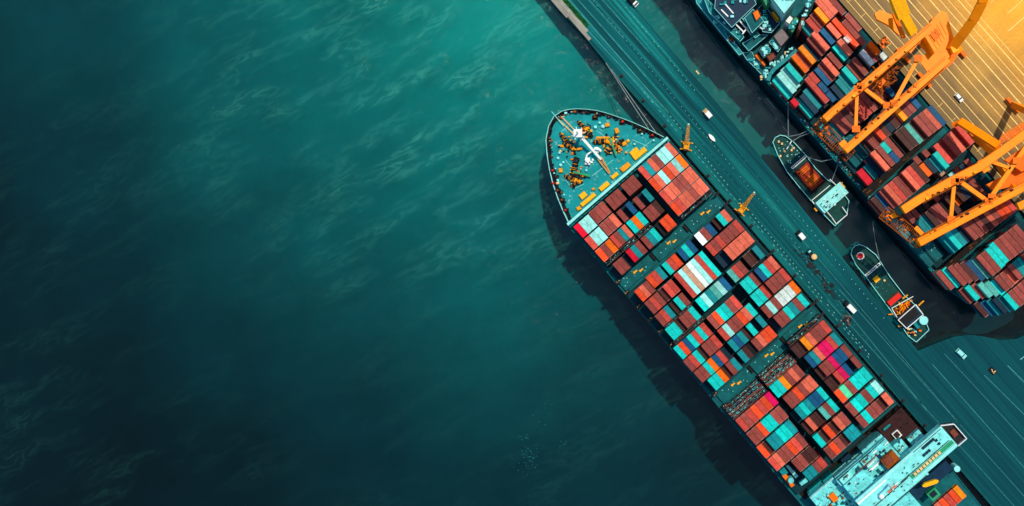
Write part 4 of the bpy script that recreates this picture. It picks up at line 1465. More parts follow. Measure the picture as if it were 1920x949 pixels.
def sh(p, k, z):
    c = U2(100, 640, z)
    du = (p - U2(100, 690, MZ)).dot(Vector((CU, -SU, 0)))
    kk = 1 - k * max(0, min(1, du / 40))
    return Vector((c.x + (p.x - c.x) * kk, c.y + (p.y - c.y) * kk, z))


R0 = [Vector((p.x, p.y, MZ + .0)) for p in ring]
R1 = [sh(p, .08, 2) for p in ring]
R2 = [sh(p, .2, -9) for p in ring]
for A, B in ((R0, R1), (R1, R2)):
    hull.add(A + B, [(i, (i + 1) % n, n + (i + 1) % n, n + i) for i in range(n)], 0)
hull.build('hull', M['hull'], S2)
MB().prism([(p.x, p.y) for p in R0], MZ - .4, MZ + .02).build('main_deck', M['deck_dark'], S2)
rl = MB()
for i in range(n - 1):
    a, b_ = R0[i], R0[i + 1]
    m_ = max(1, int((b_ - a).length / 3))
    for k in range(m_):
        q = a.lerp(b_, k / m_)
        rl.tube((q.x, q.y, MZ), (q.x, q.y, MZ + 1.1), .06, 5)
    for zz in (.6, 1.1):
        rl.tube((a.x, a.y, MZ + zz), (b_.x, b_.y, MZ + zz), .06, 5)
rl.build('side_rail', M['teal_box'], S2)


def u2box(m, v0, v1, u0, u1, z0, z1, mi=0):
    pts = [U2(v0, u0, z1), U2(v1, u0, z1), U2(v1, u1, z1), U2(v0, u1, z1)]
    return m.prism([(p.x, p.y) for p in pts], z0, z1, mi)


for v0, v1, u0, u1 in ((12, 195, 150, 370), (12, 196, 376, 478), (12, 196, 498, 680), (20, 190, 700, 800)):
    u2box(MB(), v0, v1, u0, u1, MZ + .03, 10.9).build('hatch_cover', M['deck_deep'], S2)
# open deck panels on the channel side, with pale fittings
for v0, v1, u0, u1 in ((22, 58, 380, 436), (3, 40, 600, 668)):
    o_ = u2box(MB(), v0, v1, u0, u1, 10.92, 12.4).build('hatch_cover', M['deck_dark'], S2)
    f_ = MB()
    for k in range(16):
        v, u = random.uniform(v0 + 2, v1 - 3), random.uniform(u0 + 2, u1 - 3)
        u2box(f_, v, v + random.uniform(.6, 1.2), u, u + random.uniform(1, 3.5), 12.4, 12.55)
    f_.build_each('hatch_fitting', M['aqua'], o_)
    u2box(MB(), v0 + 14, v0 + 17, u0, u1, 12.41, 12.9).build('hatch_rail', M['deck_deep'], o_)
u2box(MB(), 30, 165, 796, 812, MZ + .03, 10.5).build('forward_deckhouse', M['blackb'], S2)
# side deck clutter
sd1 = MB()
sd2 = MB()
sd3 = MB()
for u in range(-20, 700, 6):
    for k in range(2):
        m_ = random.choice([sd1, sd2, sd3, sd1])
        v = random.uniform(1.5, 8)
        u2box(m_, v, v + random.uniform(.6, 2.6), u + random.uniform(0, 3), u + random.uniform(3.5, 5), MZ + .02, MZ + random.uniform(.4, 1.8))
sd1.build_each('side_deck_fitting', M['deck'], S2)
sd2.build_each('side_deck_bollard', M['rust'], S2)
sd3.build_each('side_deck_locker', M['aqua'], S2)
# dark lashing bridges between the bays


def lash2(v0, v1, u, z1, depth, mats, skew=.14, gear=8):
    lb = MB()
    npost = 12
    for i in range(npost):
        va, vb = v0 + (v1 - v0) * i / npost, v0 + (v1 - v0) * (i + 1) / npost
        ua, ub = u + (va - v0) * skew * -1, u + (vb - v0) * skew * -1
        pts = [U2(va, ua, z1), U2(vb, ub, z1), U2(vb, ub + depth, z1), U2(va, ua + depth, z1)]
        lb.prism([(p.x, p.y) for p in pts], z1 - .2, z1)
        for p in (pts[0], pts[3]):
            lb.beam((p.x, p.y, MZ), (p.x, p.y, z1), .35, .35)
        lb.tube((pts[0].x, pts[0].y, z1 + 1.1), (pts[1].x, pts[1].y, z1 + 1.1), .07, 5)
        lb.tube((pts[3].x, pts[3].y, z1 + 1.1), (pts[2].x, pts[2].y, z1 + 1.1), .07, 5)
        lb.beam((pts[0].x, pts[0].y, MZ), (pts[1].x, pts[1].y, z1), .15, .15)
    for i in range(gear):
        v = random.uniform(v0, v1 - 5)
        uu = u - (v - v0) * skew + random.uniform(.5, depth - 1.5)
        u2box(lb, v, v + random.uniform(2, 9), uu, uu + random.uniform(.4, 1.2), z1, z1 + random.uniform(.1, .5), 1)
    return lb.build('lashing_bridge', [mats, M['rust']], S2)


lash2(2, 197, 477, 18, 15, M['blackb'], skew=.03, gear=14)
lash2(20, 192, 683, 17, 12, M['blackb'], skew=.01, gear=14)
lash2(18, 190, 258, 16, 3, M['black'])
lash2(50, 192, 320, 16, 3, M['black'])
lash2(60, 196, 428, 16, 3, M['black'])
# curved teal bridge piece beside the first row (end of the accommodation)
cv = MB()
pts = [(1440, 152), (1444, 140), (1452, 130), (1468, 117), (1484, 104), (1494, 95)]
for (a, b_), (c, d_) in zip(pts, pts[1:]):
    cv.beam(P(a, b_, 17), P(c, d_, 17), 1.5, 1.6)
cvo = cv.build('lashing_bridge', M['teal_box'], S2)
cv = MB()
for k in range(46):
    f = random.random()
    i = min(int(f * 5), 4)
    a = Vector(pts[i]).lerp(Vector(pts[i + 1]), f * 5 - i)
    p = P(a[0] - random.uniform(2, 12), a[1] - random.uniform(2, 10), 16)
    cv.boxl(p.x - random.uniform(.2, .8), p.x + random.uniform(.2, .8), p.y - random.uniform(.2, .8), p.y + random.uniform(.2, .8), 14, 14 + random.uniform(.5, 2.4), mi=random.choice((0, 0, 1, 2, 3)))
cv.build_each('lashing_gear', [M['aqua'], M['beige'], M['teal_box'], M['navy']], cvo)
# accommodation block at the upper left: boxes by their place in the photograph and height
SUPER = [
    ('accommodation_block', 'navy', [(1345, -40), (1395, -40), (1418, 8), (1372, 52), (1340, 16)], 20),
    ('accommodation_block', 'teal_box', [(1318, -8), (1345, 18), (1395, 70), (1388, 78), (1330, 24)], 16),
    ('bridge_house', 'aqua', [(1446, -30), (1490, -30), (1492, 0), (1470, 27), (1446, -4)], 27),
    ('funnel_casing', 'deck_dark', [(1396, 34), (1412, 18), (1432, 40), (1410, 62)], 22),
    ('engine_skylight', 'orange_deep', [(1411, 24), (1421, 17), (1427, 30), (1418, 40)], 22.6),
    ('deckhouse', 'navy', [(1416, 22), (1430, 8), (1462, 44), (1446, 62), (1430, 60)], 17),
    ('deckhouse', 'deck_dark', [(1392, 82), (1420, 66), (1440, 66), (1404, 96)], 14),
    ('hatch_house', 'grey', [(1450, 68), (1467, 52), (1480, 70), (1464, 88)], 18),
    ('store_house', 'navy', [(1442, 80), (1449, 74), (1464, 90), (1458, 98)], 16),
    ('vent_house', 'aqua', [(1424, 92), (1438, 82), (1446, 92), (1444, 102), (1432, 106)], 16),
    ('motor_house', 'brown', [(1436, 104), (1450, 98), (1456, 106), (1444, 116)], 16),
    ('stair_beam', 'orange_deep', [(1414, 104), (1420, 100), (1437, 122), (1433, 125)], 13),
    ('hatch_house', 'black', [(1420, 100), (1432, 92), (1450, 112), (1436, 122)], 12),
    ('side_house', 'deck_dark', [(1392, 100), (1410, 98), (1414, 108), (1436, 128), (1428, 140), (1400, 112)], 11),
    ('derrick_post', 'brown', [(1496, 52), (1514, 6), (1524, -20), (1530, -18), (1520, 8), (1500, 60)], 25),
    ('deck_store', 'green_box', [(1480, 44), (1493, 30), (1500, 38), (1486, 62), (1478, 56)], 19),
    ('control_cabin', 'white', [(1472, 40), (1482, 28), (1488, 34), (1480, 46)], 21),
    ('deck_store', 'green_box', [(1422, -20), (1440, -20), (1444, 6), (1436, 12)], 23),
    ('pipe_bank', 'yellow', [(1446, 24), (1450, 20), (1462, 36), (1457, 40)], 19),
    ('boat_deck', 'deck', [(1302, -20), (1316, -20), (1336, 22), (1352, 44), (1364, 70), (1378, 82), (1392, 100), (1386, 104), (1336, 42), (1306, 6)], 11.5),
    ('deck_store', 'teal_box', [(1392, 36), (1402, 32), (1412, 46), (1405, 50)], 19),
    ('tank_house', 'teal_box', [(1402, 54), (1412, 50), (1424, 66), (1416, 72)], 15),
    ('life_raft', 'rust', [(1366, 72), (1372, 68), (1378, 76), (1372, 80)], 12.6),
]
for nm_, mt, pp_, z_ in SUPER:
    o_ = MB().pxpoly(pp_, MZ + .03, z_).build(nm_, M[mt], S2)
    # rails and roof fittings
    e = MB()
    q = [P(a, b_, z_) for a, b_ in pp_]
    for i in range(len(q)):
        a, b_ = q[i], q[(i + 1) % len(q)]
        e.beam(Vector((a.x, a.y, z_ + .25)), Vector((b_.x, b_.y, z_ + .25)), .16, .5)
    e.build('roof_rail', M['aqua'] if mt in ('navy', 'deck_dark', 'deck', 'teal_box') else M['dark'], o_)
    if len(pp_) > 4 or mt == 'navy':
        cx_ = sum(a for a, _ in pp_) / len(pp_)
        cy_ = sum(b_ for _, b_ in pp_) / len(pp_)
        sp = max(abs(a - cx_) for a, _ in pp_) * .4
        for nm2, mt2 in (('roof_box', 'deck'), ('roof_vent', 'aqua')):
            f_ = MB()
            for k in range(9):
                a, b_ = random.choice(pp_)
                f = random.uniform(0, .75)
                p = P(cx_ + (a - cx_) * f, cy_ + (b_ - cy_) * f, z_)
                s1, s2 = random.uniform(.2, .9), random.uniform(.2, .9)
                f_.boxl(p.x - s1, p.x + s1, p.y - s2, p.y + s2, z_, z_ + random.uniform(.3, 1.4))
            f_.build_each(nm2, M[mt2], o_)
lf = MB()
for a, b_ in (((1352, 18), (1396, 62)), ((1360, 8), (1410, 66)), ((1392, 64), (1406, 46)), ((1420, 48), (1430, 55))):
    lf.beam(P(*a, 20.5), P(*b_, 18), .5, .5)
lf.build('handrail', M['white'], S2)

# ================================================================== GANTRY CRANES
CZ = 44.0


def pbeam(m, a, b_, wpx, h, z, z2=None, w2=None, mi=0):
    z2 = z if z2 is None else z2
    m.beam(P(a[0], a[1], z), P(b_[0], b_[1], z2), wpx * mpp(z), h, mi, w2=(w2 * mpp(z2) if w2 else None))
    return m


def platform(parent, a, b_, wpx, z, mats, rungs=22):
    """Rusty walkway truss between two picture points, with rungs, posts and cable reels."""
    m = MB()
    A, B = P(*a, z), P(*b_, z)
    d = (B - A).normalized()
    s_ = Vector((-d.y, d.x, 0)) * (wpx * mpp(z) / 2)
    for e in (-1, -.35, .35, 1):
        m.beam(A + s_ * e, B + s_ * e, .25, .4)
    for k in range(rungs):
        q = A.lerp(B, k / (rungs - 1))
        m.beam(q - s_, q + s_, .22, .2)
        for e in (-1, 1):
            m.tube(q + s_ * e, q + s_ * e + Vector((0, 0, 1.2)), .07, 5)
    for e in (-1, 1):
        m.tube(A + s_ * e + Vector((0, 0, 1.2)), B + s_ * e + Vector((0, 0, 1.2)), .09, 5)
    o_ = m.build('boom_tip_walkway', mats, parent)
    for nm_, mt in (('cable_gear', M['rust']), ('sheave_block', M['orange_deep']), ('walkway_box', M['dark'])):
        g_ = MB()
        for k in range(14):
            f = random.choice((random.uniform(0, .25), random.uniform(.75, 1), random.random()))
            q = A.lerp(B, f) + s_ * random.uniform(-1, 1)
            r_ = random.uniform(.25, .8)
            if k % 2:
                g_.boxl(q.x - r_, q.x + r_, q.y - r_ * .7, q.y + r_ * .7, z, z + random.uniform(.4, 1.4))
            else:
                g_.tube(q + Vector((0, 0, .4)) - d * r_, q + Vector((0, 0, .4)) + d * r_, .35, 8)
        g_.build_each(nm_, mt, o_)
    return o_


def girder(parent, a, b_, wpx, z, name='boom_girder', w2=None):
    m = MB()
    pbeam(m, a, b_, wpx, 2.6, z, w2=w2)
    g_ = m.build(name, M['orange'], parent)
    A, B = P(*a, z + 1.3), P(*b_, z + 1.3)
    d = (B - A).normalized()
    s_ = Vector((-d.y, d.x, 0)) * (wpx * mpp(z) / 2)
    r_ = MB()
    for e in (-.93, .93):
        r_.tube(A + s_ * e + Vector((0, 0, .9)), B + s_ * e + Vector((0, 0, .9)), .06, 5)
        for k in range(26):
            q = A.lerp(B, k / 25) + s_ * e
            r_.tube(q, q + Vector((0, 0, .9)), .05, 4)
    r_.beam(A + s_ * .45 + Vector((0, 0, .06)), B + s_ * .45 + Vector((0, 0, .06)), .3, .12)
    r_.build('girder_rail', M['orange_deep'], g_)
    return g_


def crane_trim(parent, joints, runs):
    for x, y in joints:
        q = P(x, y, CZ)
        MB().boxl(q.x - 1.5, q.x + 1.5, q.y - 1.2, q.y + 1.2, CZ + 1.31, CZ + 1.42).build('gusset_plate', M['orange_deep'], parent)
    for a, b_, off in runs:
        for k in range(9):
            f = (k + random.uniform(.2, .8)) / 9
            q = P(a[0] + (b_[0] - a[0]) * f, a[1] + (b_[1] - a[1]) * f + off, CZ)
            r_ = random.uniform(.25, .6)
            MB().boxl(q.x - r_, q.x + r_, q.y - r_ * .7, q.y + r_ * .7, CZ + 1.3, CZ + random.uniform(1.6, 2.6), ch=.06).build(random.choice(('floodlight', 'junction_box', 'cable_guide')), M[random.choice(('dark', 'yellow', 'orange_deep', 'rust'))], parent)
        m = MB()
        A_, B_ = P(a[0], a[1] + off * 1.5, CZ + .4), P(b_[0], b_[1] + off * 1.5, CZ + .4)
        m.beam(A_, B_, .9, .12)
        for k in range(24):
            q = A_.lerp(B_, k / 23)
            m.tube(q, q + Vector((0, 0, 1.1)), .05, 4)
        m.tube(A_ + Vector((0, 0, 1.1)), B_ + Vector((0, 0, 1.1)), .07, 5)
        m.build('walkway', M['rust'], parent)


def leg(parent, top_px, foot_vu, z, w=2.4):
    t_ = P(*top_px, z)
    f_ = VU(*foot_vu, QZ)
    m = MB()
    m.beam((f_.x, f_.y, QZ + 2.2), (t_.x, t_.y, z), w * .9, w, w2=w * 1.1)
    o_ = m.build('leg', M['orange'], parent)
    b2 = MB()
    d = Vector((CU, -SU, 0))
    p = Vector((f_.x, f_.y, QZ + 1.4))
    b2.beam(p - d * 4, p + d * 4, 1.4, 1.4)
    for k in (-3, -1, 1, 3):
        c = p + d * k
        sv = Vector((SU, CU, 0)) * .4
        b2.tube((c.x - sv.x, c.y - sv.y, QZ + .5), (c.x + sv.x, c.y + sv.y, QZ + .5), .5, 10)
    b2.build('bogie', M['orange_deep'], o_)
    return o_


C1 = thing('gantry_crane', 'orange gantry crane with twin straight boom beams, nearer the far ship bridge', 'gantry crane', VU(700, 190, QZ), ROT, 'ship-to-shore cranes')
girder(C1, (1546, 224), (1748, 48), 14.5, CZ)
girder(C1, (1584, 283), (1776, 112), 14.5, CZ)
tie = MB()
pbeam(tie, (1577, 266), (1588, 279), 13, 2.0, CZ - .5)
tie.build('boom_tip_beam', M['orange'], C1)
for a, b_, w in (((1607, 166), (1604, 246), 6), ((1612, 160), (1664, 200), 7), ((1674, 196), (1722, 108), 7)):
    pbeam(MB(), a, b_, w, 1.2, CZ - .3).build('brace', M['orange'], C1)
platform(C1, (1530, 232), (1594, 294), 26, CZ - 8, M['rust'])
hang = MB()
for a in ((1546, 224), (1584, 283)):
    p, q = P(*a, CZ - 1), P(a[0] - 4, a[1] + 4, CZ - 8)
    hang.beam(p, q, .5, .5)
hang.build('walkway_hanger', M['orange_deep'], C1)
# machinery deck and house at the landward end
MB().pxpoly([(1698, 92), (1764, 20), (1775, 24), (1794, 92), (1772, 116), (1738, 134), (1722, 112), (1738, 98), (1722, 82), (1708, 100)], CZ - 1.0, CZ - .3).build('machinery_deck', M['orange'], C1)
mh = MB().pxpoly([(1734, 70), (1762, 40), (1776, 66), (1752, 100)], CZ - .28, CZ + 4).build('machinery_house', M['orange'], C1)
MB().pxpoly([(1744, 64), (1756, 52), (1764, 66), (1754, 78)], CZ + 4.02, CZ + 4.5).build('roof_hatch', M['orange_deep'], mh)
rp = MB()
for k in range(6):
    f = k / 5
    rp.beam(P(1735 + 27 * f, 70 - 29 * f, CZ + 4.1), P(1753 + 22 * f, 99 - 33 * f, CZ + 4.1), .14, .14)
rp.build('roof_seam', M['orange_deep'], mh)
MB().pxpoly([(1742, 132), (1772, 106), (1788, 94), (1798, 100), (1788, 116), (1710, 184), (1694, 178)], CZ - 6, CZ - 4).build('sill_platform', M['orange_deep'], C1)
MB().pxpoly([(1782, 88), (1796, 84), (1798, 94), (1788, 100)], CZ - .2, CZ + 2).build('winch_house', M['yellow'], C1)
# A-frame head and back stay running up and inland
bs = MB()
pts = [((1784, 92), CZ), ((1804, 66), CZ + 6), ((1826, 36), CZ + 12), ((1842, 4), CZ + 17), ((1850, -30), CZ + 21)]
for (a, za), (b_, zb) in zip(pts, pts[1:]):
    pbeam(bs, a, b_, 17, 2.0, za, zb)
bs.build('back_stay', M['orange'], C1)
fs_ = MB()
pbeam(fs_, (1712, 62), (1694, 30), 17, 2.2, CZ, CZ + 5)
pbeam(fs_, (1694, 30), (1670, -30), 26, 2.2, CZ + 5, CZ + 14)
fs_.build('apex_leg', M['yellow'], C1)
ar = MB()
ar.pxpoly([(1640, 26), (1650, 18), (1676, 30), (1690, 58), (1686, 66), (1664, 46), (1644, 36)], CZ - 10, CZ - 8.6)
ar.build('service_platform', M['orange'], C1)
pbeam(MB(), (1676, 26), (1694, 70), 7, 1.2, CZ - 6, CZ - 1).build('brace', M['orange_deep'], C1)
# spreader trolley and tangle of cables under the boom
tk = MB()
for k in range(80):
    f = random.random()
    p = P(1634 + 38 * f + random.gauss(0, 5), 150 - 34 * f + random.gauss(0, 9) + 14, CZ - 7 + random.uniform(-1, 1))
    q = p + Vector((random.gauss(0, 2), random.gauss(0, 2), random.uniform(-.5, .5)))
    tk.tube(p, q, random.uniform(.12, .4), 6)
tk.pxpoly([(1634, 158), (1652, 138), (1672, 150), (1654, 176)], CZ - 9.6, CZ - 9)
tko = tk.build('trolley', M['rust'], C1)
MB().pxpoly([(1640, 152), (1650, 142), (1662, 152), (1650, 166)], CZ - 8.9, CZ - 6.6).build('operator_cab', M['orange_deep'], tko)
for tp, ft in (((1690, 98), (676, 168)), ((1728, 154), (676, 228)), ((1752, 44), (762, 168)), ((1776, 112), (762, 228))):
    leg(C1, tp, ft, CZ - 2)
crane_trim(C1, ((1607, 168), (1604, 243), (1613, 163), (1662, 199), (1675, 195), (1720, 111)), (((1560, 212), (1700, 90), 5), ((1600, 268), (1720, 163), -5)))
C2 = thing('gantry_crane', 'orange gantry crane with bent boom and triangular bracing, near the far ship bow', 'gantry crane', VU(690, 440, QZ), ROT, 'ship-to-shore cranes')
pts = [(1692, 394, 16), (1724, 373, 16), (1786, 338, 16), (1834, 314, 16.5), (1880, 281, 15), (1960, 222, 15)]
lft, rgt = [], []
for i, (a, b_, w_) in enumerate(pts):
    p0 = pts[max(i - 1, 0)]
    p1 = pts[min(i + 1, len(pts) - 1)]
    dx, dy = p1[0] - p0[0], p1[1] - p0[1]
    ln = math.hypot(dx, dy)
    nx_, ny_ = -dy / ln * w_ / 2, dx / ln * w_ / 2
    lft.append(P(a + nx_, b_ + ny_, CZ))
    rgt.append(P(a - nx_, b_ - ny_, CZ))
m = MB()
for i in range(len(pts)):
    for q in (lft[i], rgt[i]):
        m.v += [(q.x, q.y, CZ - 1.3), (q.x, q.y, CZ + 1.3)]
for i in range(len(pts) - 1):
    o0, o1 = i * 4, i * 4 + 4
    fs = [(o0 + 1, o1 + 1, o1 + 3, o0 + 3), (o0, o0 + 2, o1 + 2, o1), (o0, o1, o1 + 1, o0 + 1), (o0 + 2, o0 + 3, o1 + 3, o1 + 2)]
    m.f += fs
    m.mi += [0] * 4
m.f += [(0, 1, 3, 2), tuple(len(pts) * 4 - 4 + i for i in (0, 2, 3, 1))]
m.mi += [0, 0]
gup = m.build('boom_girder', M['orange'], C2)
m = MB()
for row_ in (lft, rgt):
    m.path([Vector((q.x, q.y, CZ + 2.2)) for q in row_], .07, 5)
    for a, b_ in zip(row_, row_[1:]):
        for k in range(6):
            q = a.lerp(b_, k / 6)
            m.tube((q.x, q.y, CZ + 1.3), (q.x, q.y, CZ + 2.2), .05, 4)
m.build('girder_rail', M['orange_deep'], gup)
girder(C2, (1722, 455), (1980, 318), 16, CZ)
for a, b_, w in (((1789, 340), (1782, 414), 7), ((1796, 338), (1852, 378), 8), ((1856, 372), (1906, 300), 8), ((1906, 300), (1940, 252), 8), ((1848, 300), (1894, 316), 6)):
    pbeam(MB(), a, b_, w, 1.2, CZ - .3).build('brace', M['orange'], C2)
pbeam(MB(), (1838, 300), (1850, 322), 14, 1.6, CZ - .8).build('boom_stub', M['orange'], C2)
platform(C2, (1656, 398), (1728, 456), 26, CZ - 8, M['rust'], 26)
pbeam(MB(), (1736, 446), (1716, 426), 8, 1.2, CZ - 3).build('boom_tip_beam', M['orange'], C2)
tip = MB()
tip.pxpoly([(1668, 404), (1676, 399), (1684, 406), (1674, 410)], CZ - 7.9, CZ - 6)
tip.pxpoly([(1716, 452), (1726, 446), (1738, 458), (1724, 462)], CZ - 7.9, CZ - 6)
tip.build('sheave_house', M['orange'], C2)
pbeam(MB(), (1800, 228), (1872, 274), 14, 2.0, CZ - 10, CZ - 1).build('portal_beam', M['orange'], C2)
pbeam(MB(), (1806, 226), (1786, 236), 9, 1.5, CZ - 10.4, CZ - 12).build('portal_beam', M['orange_deep'], C2)
MB().pxpoly([(1850, 346), (1940, 300), (1950, 336), (1864, 358)], CZ - 9, CZ - 7.4).build('sill_platform', M['orange_deep'], C2)
tr2 = MB()
A, B = P(1866, 276, CZ - 1), P(1960, 222, CZ - 1)
for e in range(4):
    off = Vector((0.5, 0.85, 0)) * (e * 1.6 + .6)
    tr2.beam(A + off, B + off, .3, .4)
for k in range(18):
    q = A.lerp(B, k / 17)
    tr2.beam(q, q + Vector((0.5, 0.85, 0)) * 6.2, .22, .3)
    if k < 17:
        tr2.beam(q, A.lerp(B, (k + 1) / 17) + Vector((0.5, 0.85, 0)) * 6, .14, .2)
tr2.build('machinery_truss', M['orange_deep'], C2)
MB().pxpoly([(1884, 300), (1940, 262), (1960, 300), (1916, 322)], CZ - 5, CZ - 3.6).build('machinery_deck', M['orange_deep'], C2)
lt = MB()
A, B = P(1762, 362, CZ - 5), P(1780, 352, CZ - 5)
for k in range(7):
    q = A.lerp(B, k / 6)
    lt.boxl(q.x - .3, q.x + .3, q.y - .5, q.y + .5, CZ - 5, CZ - 4)
lt.beam(A, B, .5, .3)
lt.build('cable_festoon', M['yellow'], C2)
for tp, ft in (((1868, 290), (676, 372)), ((1905, 360), (676, 440)), ((1960, 224), (770, 372)), ((1980, 320), (770, 440))):
    leg(C2, tp, ft, CZ - 2)
crane_trim(C2, ((1789, 341), (1782, 412), (1797, 338), (1852, 378), (1858, 370), (1904, 302)), (((1730, 371), (1830, 316), 6), ((1730, 450), (1900, 360), -6)))
# faint number-like scuffs are left out: the marks on the girder cannot be read

# low boom end of a third crane entering at the right edge
C3 = thing('gantry_crane', 'orange crane of which only a boom end shows, nearest the far ship bow', 'gantry crane', VU(720, 640, QZ), ROT, 'ship-to-shore cranes')
pbeam(MB(), (1908, 388), (2010, 340), 14, 2.2, CZ).build('boom_girder', M['orange'], C3)
pbeam(MB(), (1950, 470), (2040, 420), 16, 2.2, CZ).build('boom_girder', M['orange'], C3)
for tp, ft in (((1990, 350), (760, 500)), ((2040, 420), (760, 560))):
    leg(C3, tp, ft, CZ - 2)

# ================================================================== WORK BOATS
BD = 2.6


def boat(root, pts, stern_i):
    ring_ = [P(a, b_, BD + .9) for a, b_ in pts]
    c = sum(ring_, Vector()) / len(ring_)
    n_ = len(ring_)
    R_ = [Vector((p.x, p.y, BD)) for p in ring_]
    Rm = [Vector((c.x + (p.x - c.x) * .95, c.y + (p.y - c.y) * .95, 0)) for p in ring_]
    Rb = [Vector((c.x + (p.x - c.x) * .85, c.y + (p.y - c.y) * .85, -2)) for p in ring_]
    h = MB()
    for A, B in ((R_, Rm), (Rm, Rb)):
        h.add(A + B, [(i, (i + 1) % n_, n_ + (i + 1) % n_, n_ + i) for i in range(n_)])
    h.build('hull', M['boat_hull'], root)
    MB().prism([(p.x, p.y) for p in R_], BD - .3, BD + .01).build('deck', M['boat_deck'], root)
    w = MB()
    for i in range(n_):
        a, b_ = ring_[i], ring_[(i + 1) % n_]
        ai, bi = c + (a - c) * .965, c + (b_ - c) * .965
        w.hexa([(q.x, q.y, BD - .2) for q in (a, b_, bi, ai)], [(q.x, q.y, BD + .9) for q in (a, b_, bi, ai)])
    bw_ = w.build('bulwark', M['boat_hull'], root)
    w = MB()
    for i in range(n_):
        a, b_ = ring_[i], ring_[(i + 1) % n_]
        ai, bi = c + (a - c) * .985, c + (b_ - c) * .985
        w.beam(Vector((ai.x, ai.y, BD + 1.0)), Vector((bi.x, bi.y, BD + 1.0)), .28, .2)
    w.build('cap_rail', M['aqua'], bw_)
    fd = MB()
    for i in range(n_):
        a, b_ = ring_[i], ring_[(i + 1) % n_]
        m_ = max(1, int((b_ - a).length / 2.2))
        for k in range(m_):
            q = c + (a.lerp(b_, (k + .5) / m_) - c) * 1.01
            fd.tube((q.x, q.y, BD - 1.4), (q.x, q.y, BD + .2), .32, 8)
    fd.build('fender', M['rubber'], root)
    return ring_


def pxbox(parent, name, mat_, pts, z0, z1):
    return MB().pxpoly(pts, z0, z1).build(name, mat_, parent)


def rpx(cx_, cy_, du, dv):      # rectangle in picture pixels along the ships' axis
    o_ = []
    for a, b_ in ((-1, -1), (1, -1), (1, 1), (-1, 1)):
        o_.append((cx_ + CU * a * du / 2 + SU * b_ * dv / 2, cy_ + SU * a * du / 2 - CU * b_ * dv / 2))
    return o_


B1 = thing('work_boat', 'green work boat with an orange slatted cargo hatch and pale wheelhouse', 'boat', P(1520, 338, 0), ROT, 'work boats in the channel')
boat(B1, [(1448, 266), (1453, 257), (1462, 252.5), (1473, 254.5), (1489, 267), (1512, 292), (1529, 315), (1551, 337), (1573, 350), (1593, 378), (1589, 404), (1566, 425), (1531, 389), (1500, 353), (1475, 322), (1457, 289)], 0)
fr_ = MB()
for q in (rpx(1498, 304, 5, 36),):
    fr_.pxpoly(q, BD, BD + .5)
g1_ = fr_.build('gangway', M['white'], B1)
gb = MB()
for k in range(9):
    f = (k - 4) * 3.7
    gb.pxpoly(rpx(1498 + SU * f, 304 - CU * f, 2.4, 1.8), BD + .5, BD + .9)
gb.build('gangway_treads', M['navy'], g1_)
pxbox(B1, 'hold_coaming', M['black'], rpx(1519, 333, 56, 34), BD, BD + .9)
M['hatch_red'] = pm('hatch_red', hx(142, 44, 18), .6, var=.35, scale=.8)
hc = pxbox(B1, 'cargo_hatch', M['hatch_red'], rpx(1518, 331, 46, 29), BD + .9, BD + 1.6)
sl = MB()
for k in range(5):
    f = (k - 2) * 3.6
    sl.pxpoly(rpx(1523 + CU * f, 338 + SU * f, 1.9, 22), BD + 1.6, BD + 1.9)
for k in range(3):
    f = (k - 1) * 3.4
    sl.pxpoly(rpx(1508.5 + CU * f, 319 + SU * f, 1.6, 19), BD + 1.6, BD + 1.8)
sl.pxpoly(rpx(1523, 338, 22, 1.4), BD + 1.9, BD + 2.0)
sl.build('hatch_slats', M['orange_deep'], hc)
wh = pxbox(B1, 'wheelhouse', M['aqua'], rpx(1560, 371, 26, 60), BD, 7.5)
pxbox(wh, 'wheelhouse_roof', M['aqua'], rpx(1562, 374, 19, 50), 7.52, 8.0)
wf = MB()
for k in range(8):
    f = (k - 3.5) * 6
    wf.pxpoly(rpx(1552.5 + SU * f, 360.5 - CU * f, 1.4, 4.6), 5.4, 7.0)
wf.build_each('window', M['glass'], wh)
rg = MB()
for k in range(16):
    f, e = random.uniform(-24, 24), random.uniform(-10, 12)
    rg.pxpoly(rpx(1562 + SU * f + CU * e, 372 - CU * f + SU * e, random.uniform(.8, 3.2), random.uniform(.8, 3.2)), 8.0, 8.0 + random.uniform(.2, 1.2))
rg.build_each('roof_gear', M['navy'], wh)
rg = MB()
for k in range(18):
    f, e = random.uniform(-24, 24), random.uniform(-10, 12)
    rg.pxpoly(rpx(1562 + SU * f + CU * e, 372 - CU * f + SU * e, random.uniform(.6, 1.8), random.uniform(.6, 5)), 8.0, 8.0 + random.uniform(.2, .9))
rg.build_each('roof_bar', M['white'], wh)
sf = MB()
for a, b_ in ((rpx(1578, 394, 2, 40), 0), (rpx(1571, 405, 24, 1.6), 0)):
    pass
for (x0, y0, x1, y1) in ((1559, 407, 1568, 420), (1568, 420, 1589, 402), (1589, 402, 1579, 388), (1536, 380, 1560, 408), (1522, 376, 1556, 348), (1522, 376, 1528, 384), (1527, 384, 1580, 342), (1556, 336, 1572, 352)):
    sf.beam(P(x0, y0, 4.2), P(x1, y1, 4.2), .3, .3)
    for f in (0, .5, 1):
        q = P(x0 + (x1 - x0) * f, y0 + (y1 - y0) * f, 4.2)
        sf.tube((q.x, q.y, BD), (q.x, q.y, 4.2), .1, 5)
sf.build('rail_frame', M['white'], B1)
fm1 = MB()
q = P(1479, 274, BD)
fm1.tube((q.x, q.y, BD), (q.x, q.y, BD + 6), .25, 8).beam(P(1475, 280, BD + 4), P(1484, 265, BD + 4), .35, .35)
fm1.build('foremast', M['white'], B1)
wl = MB()
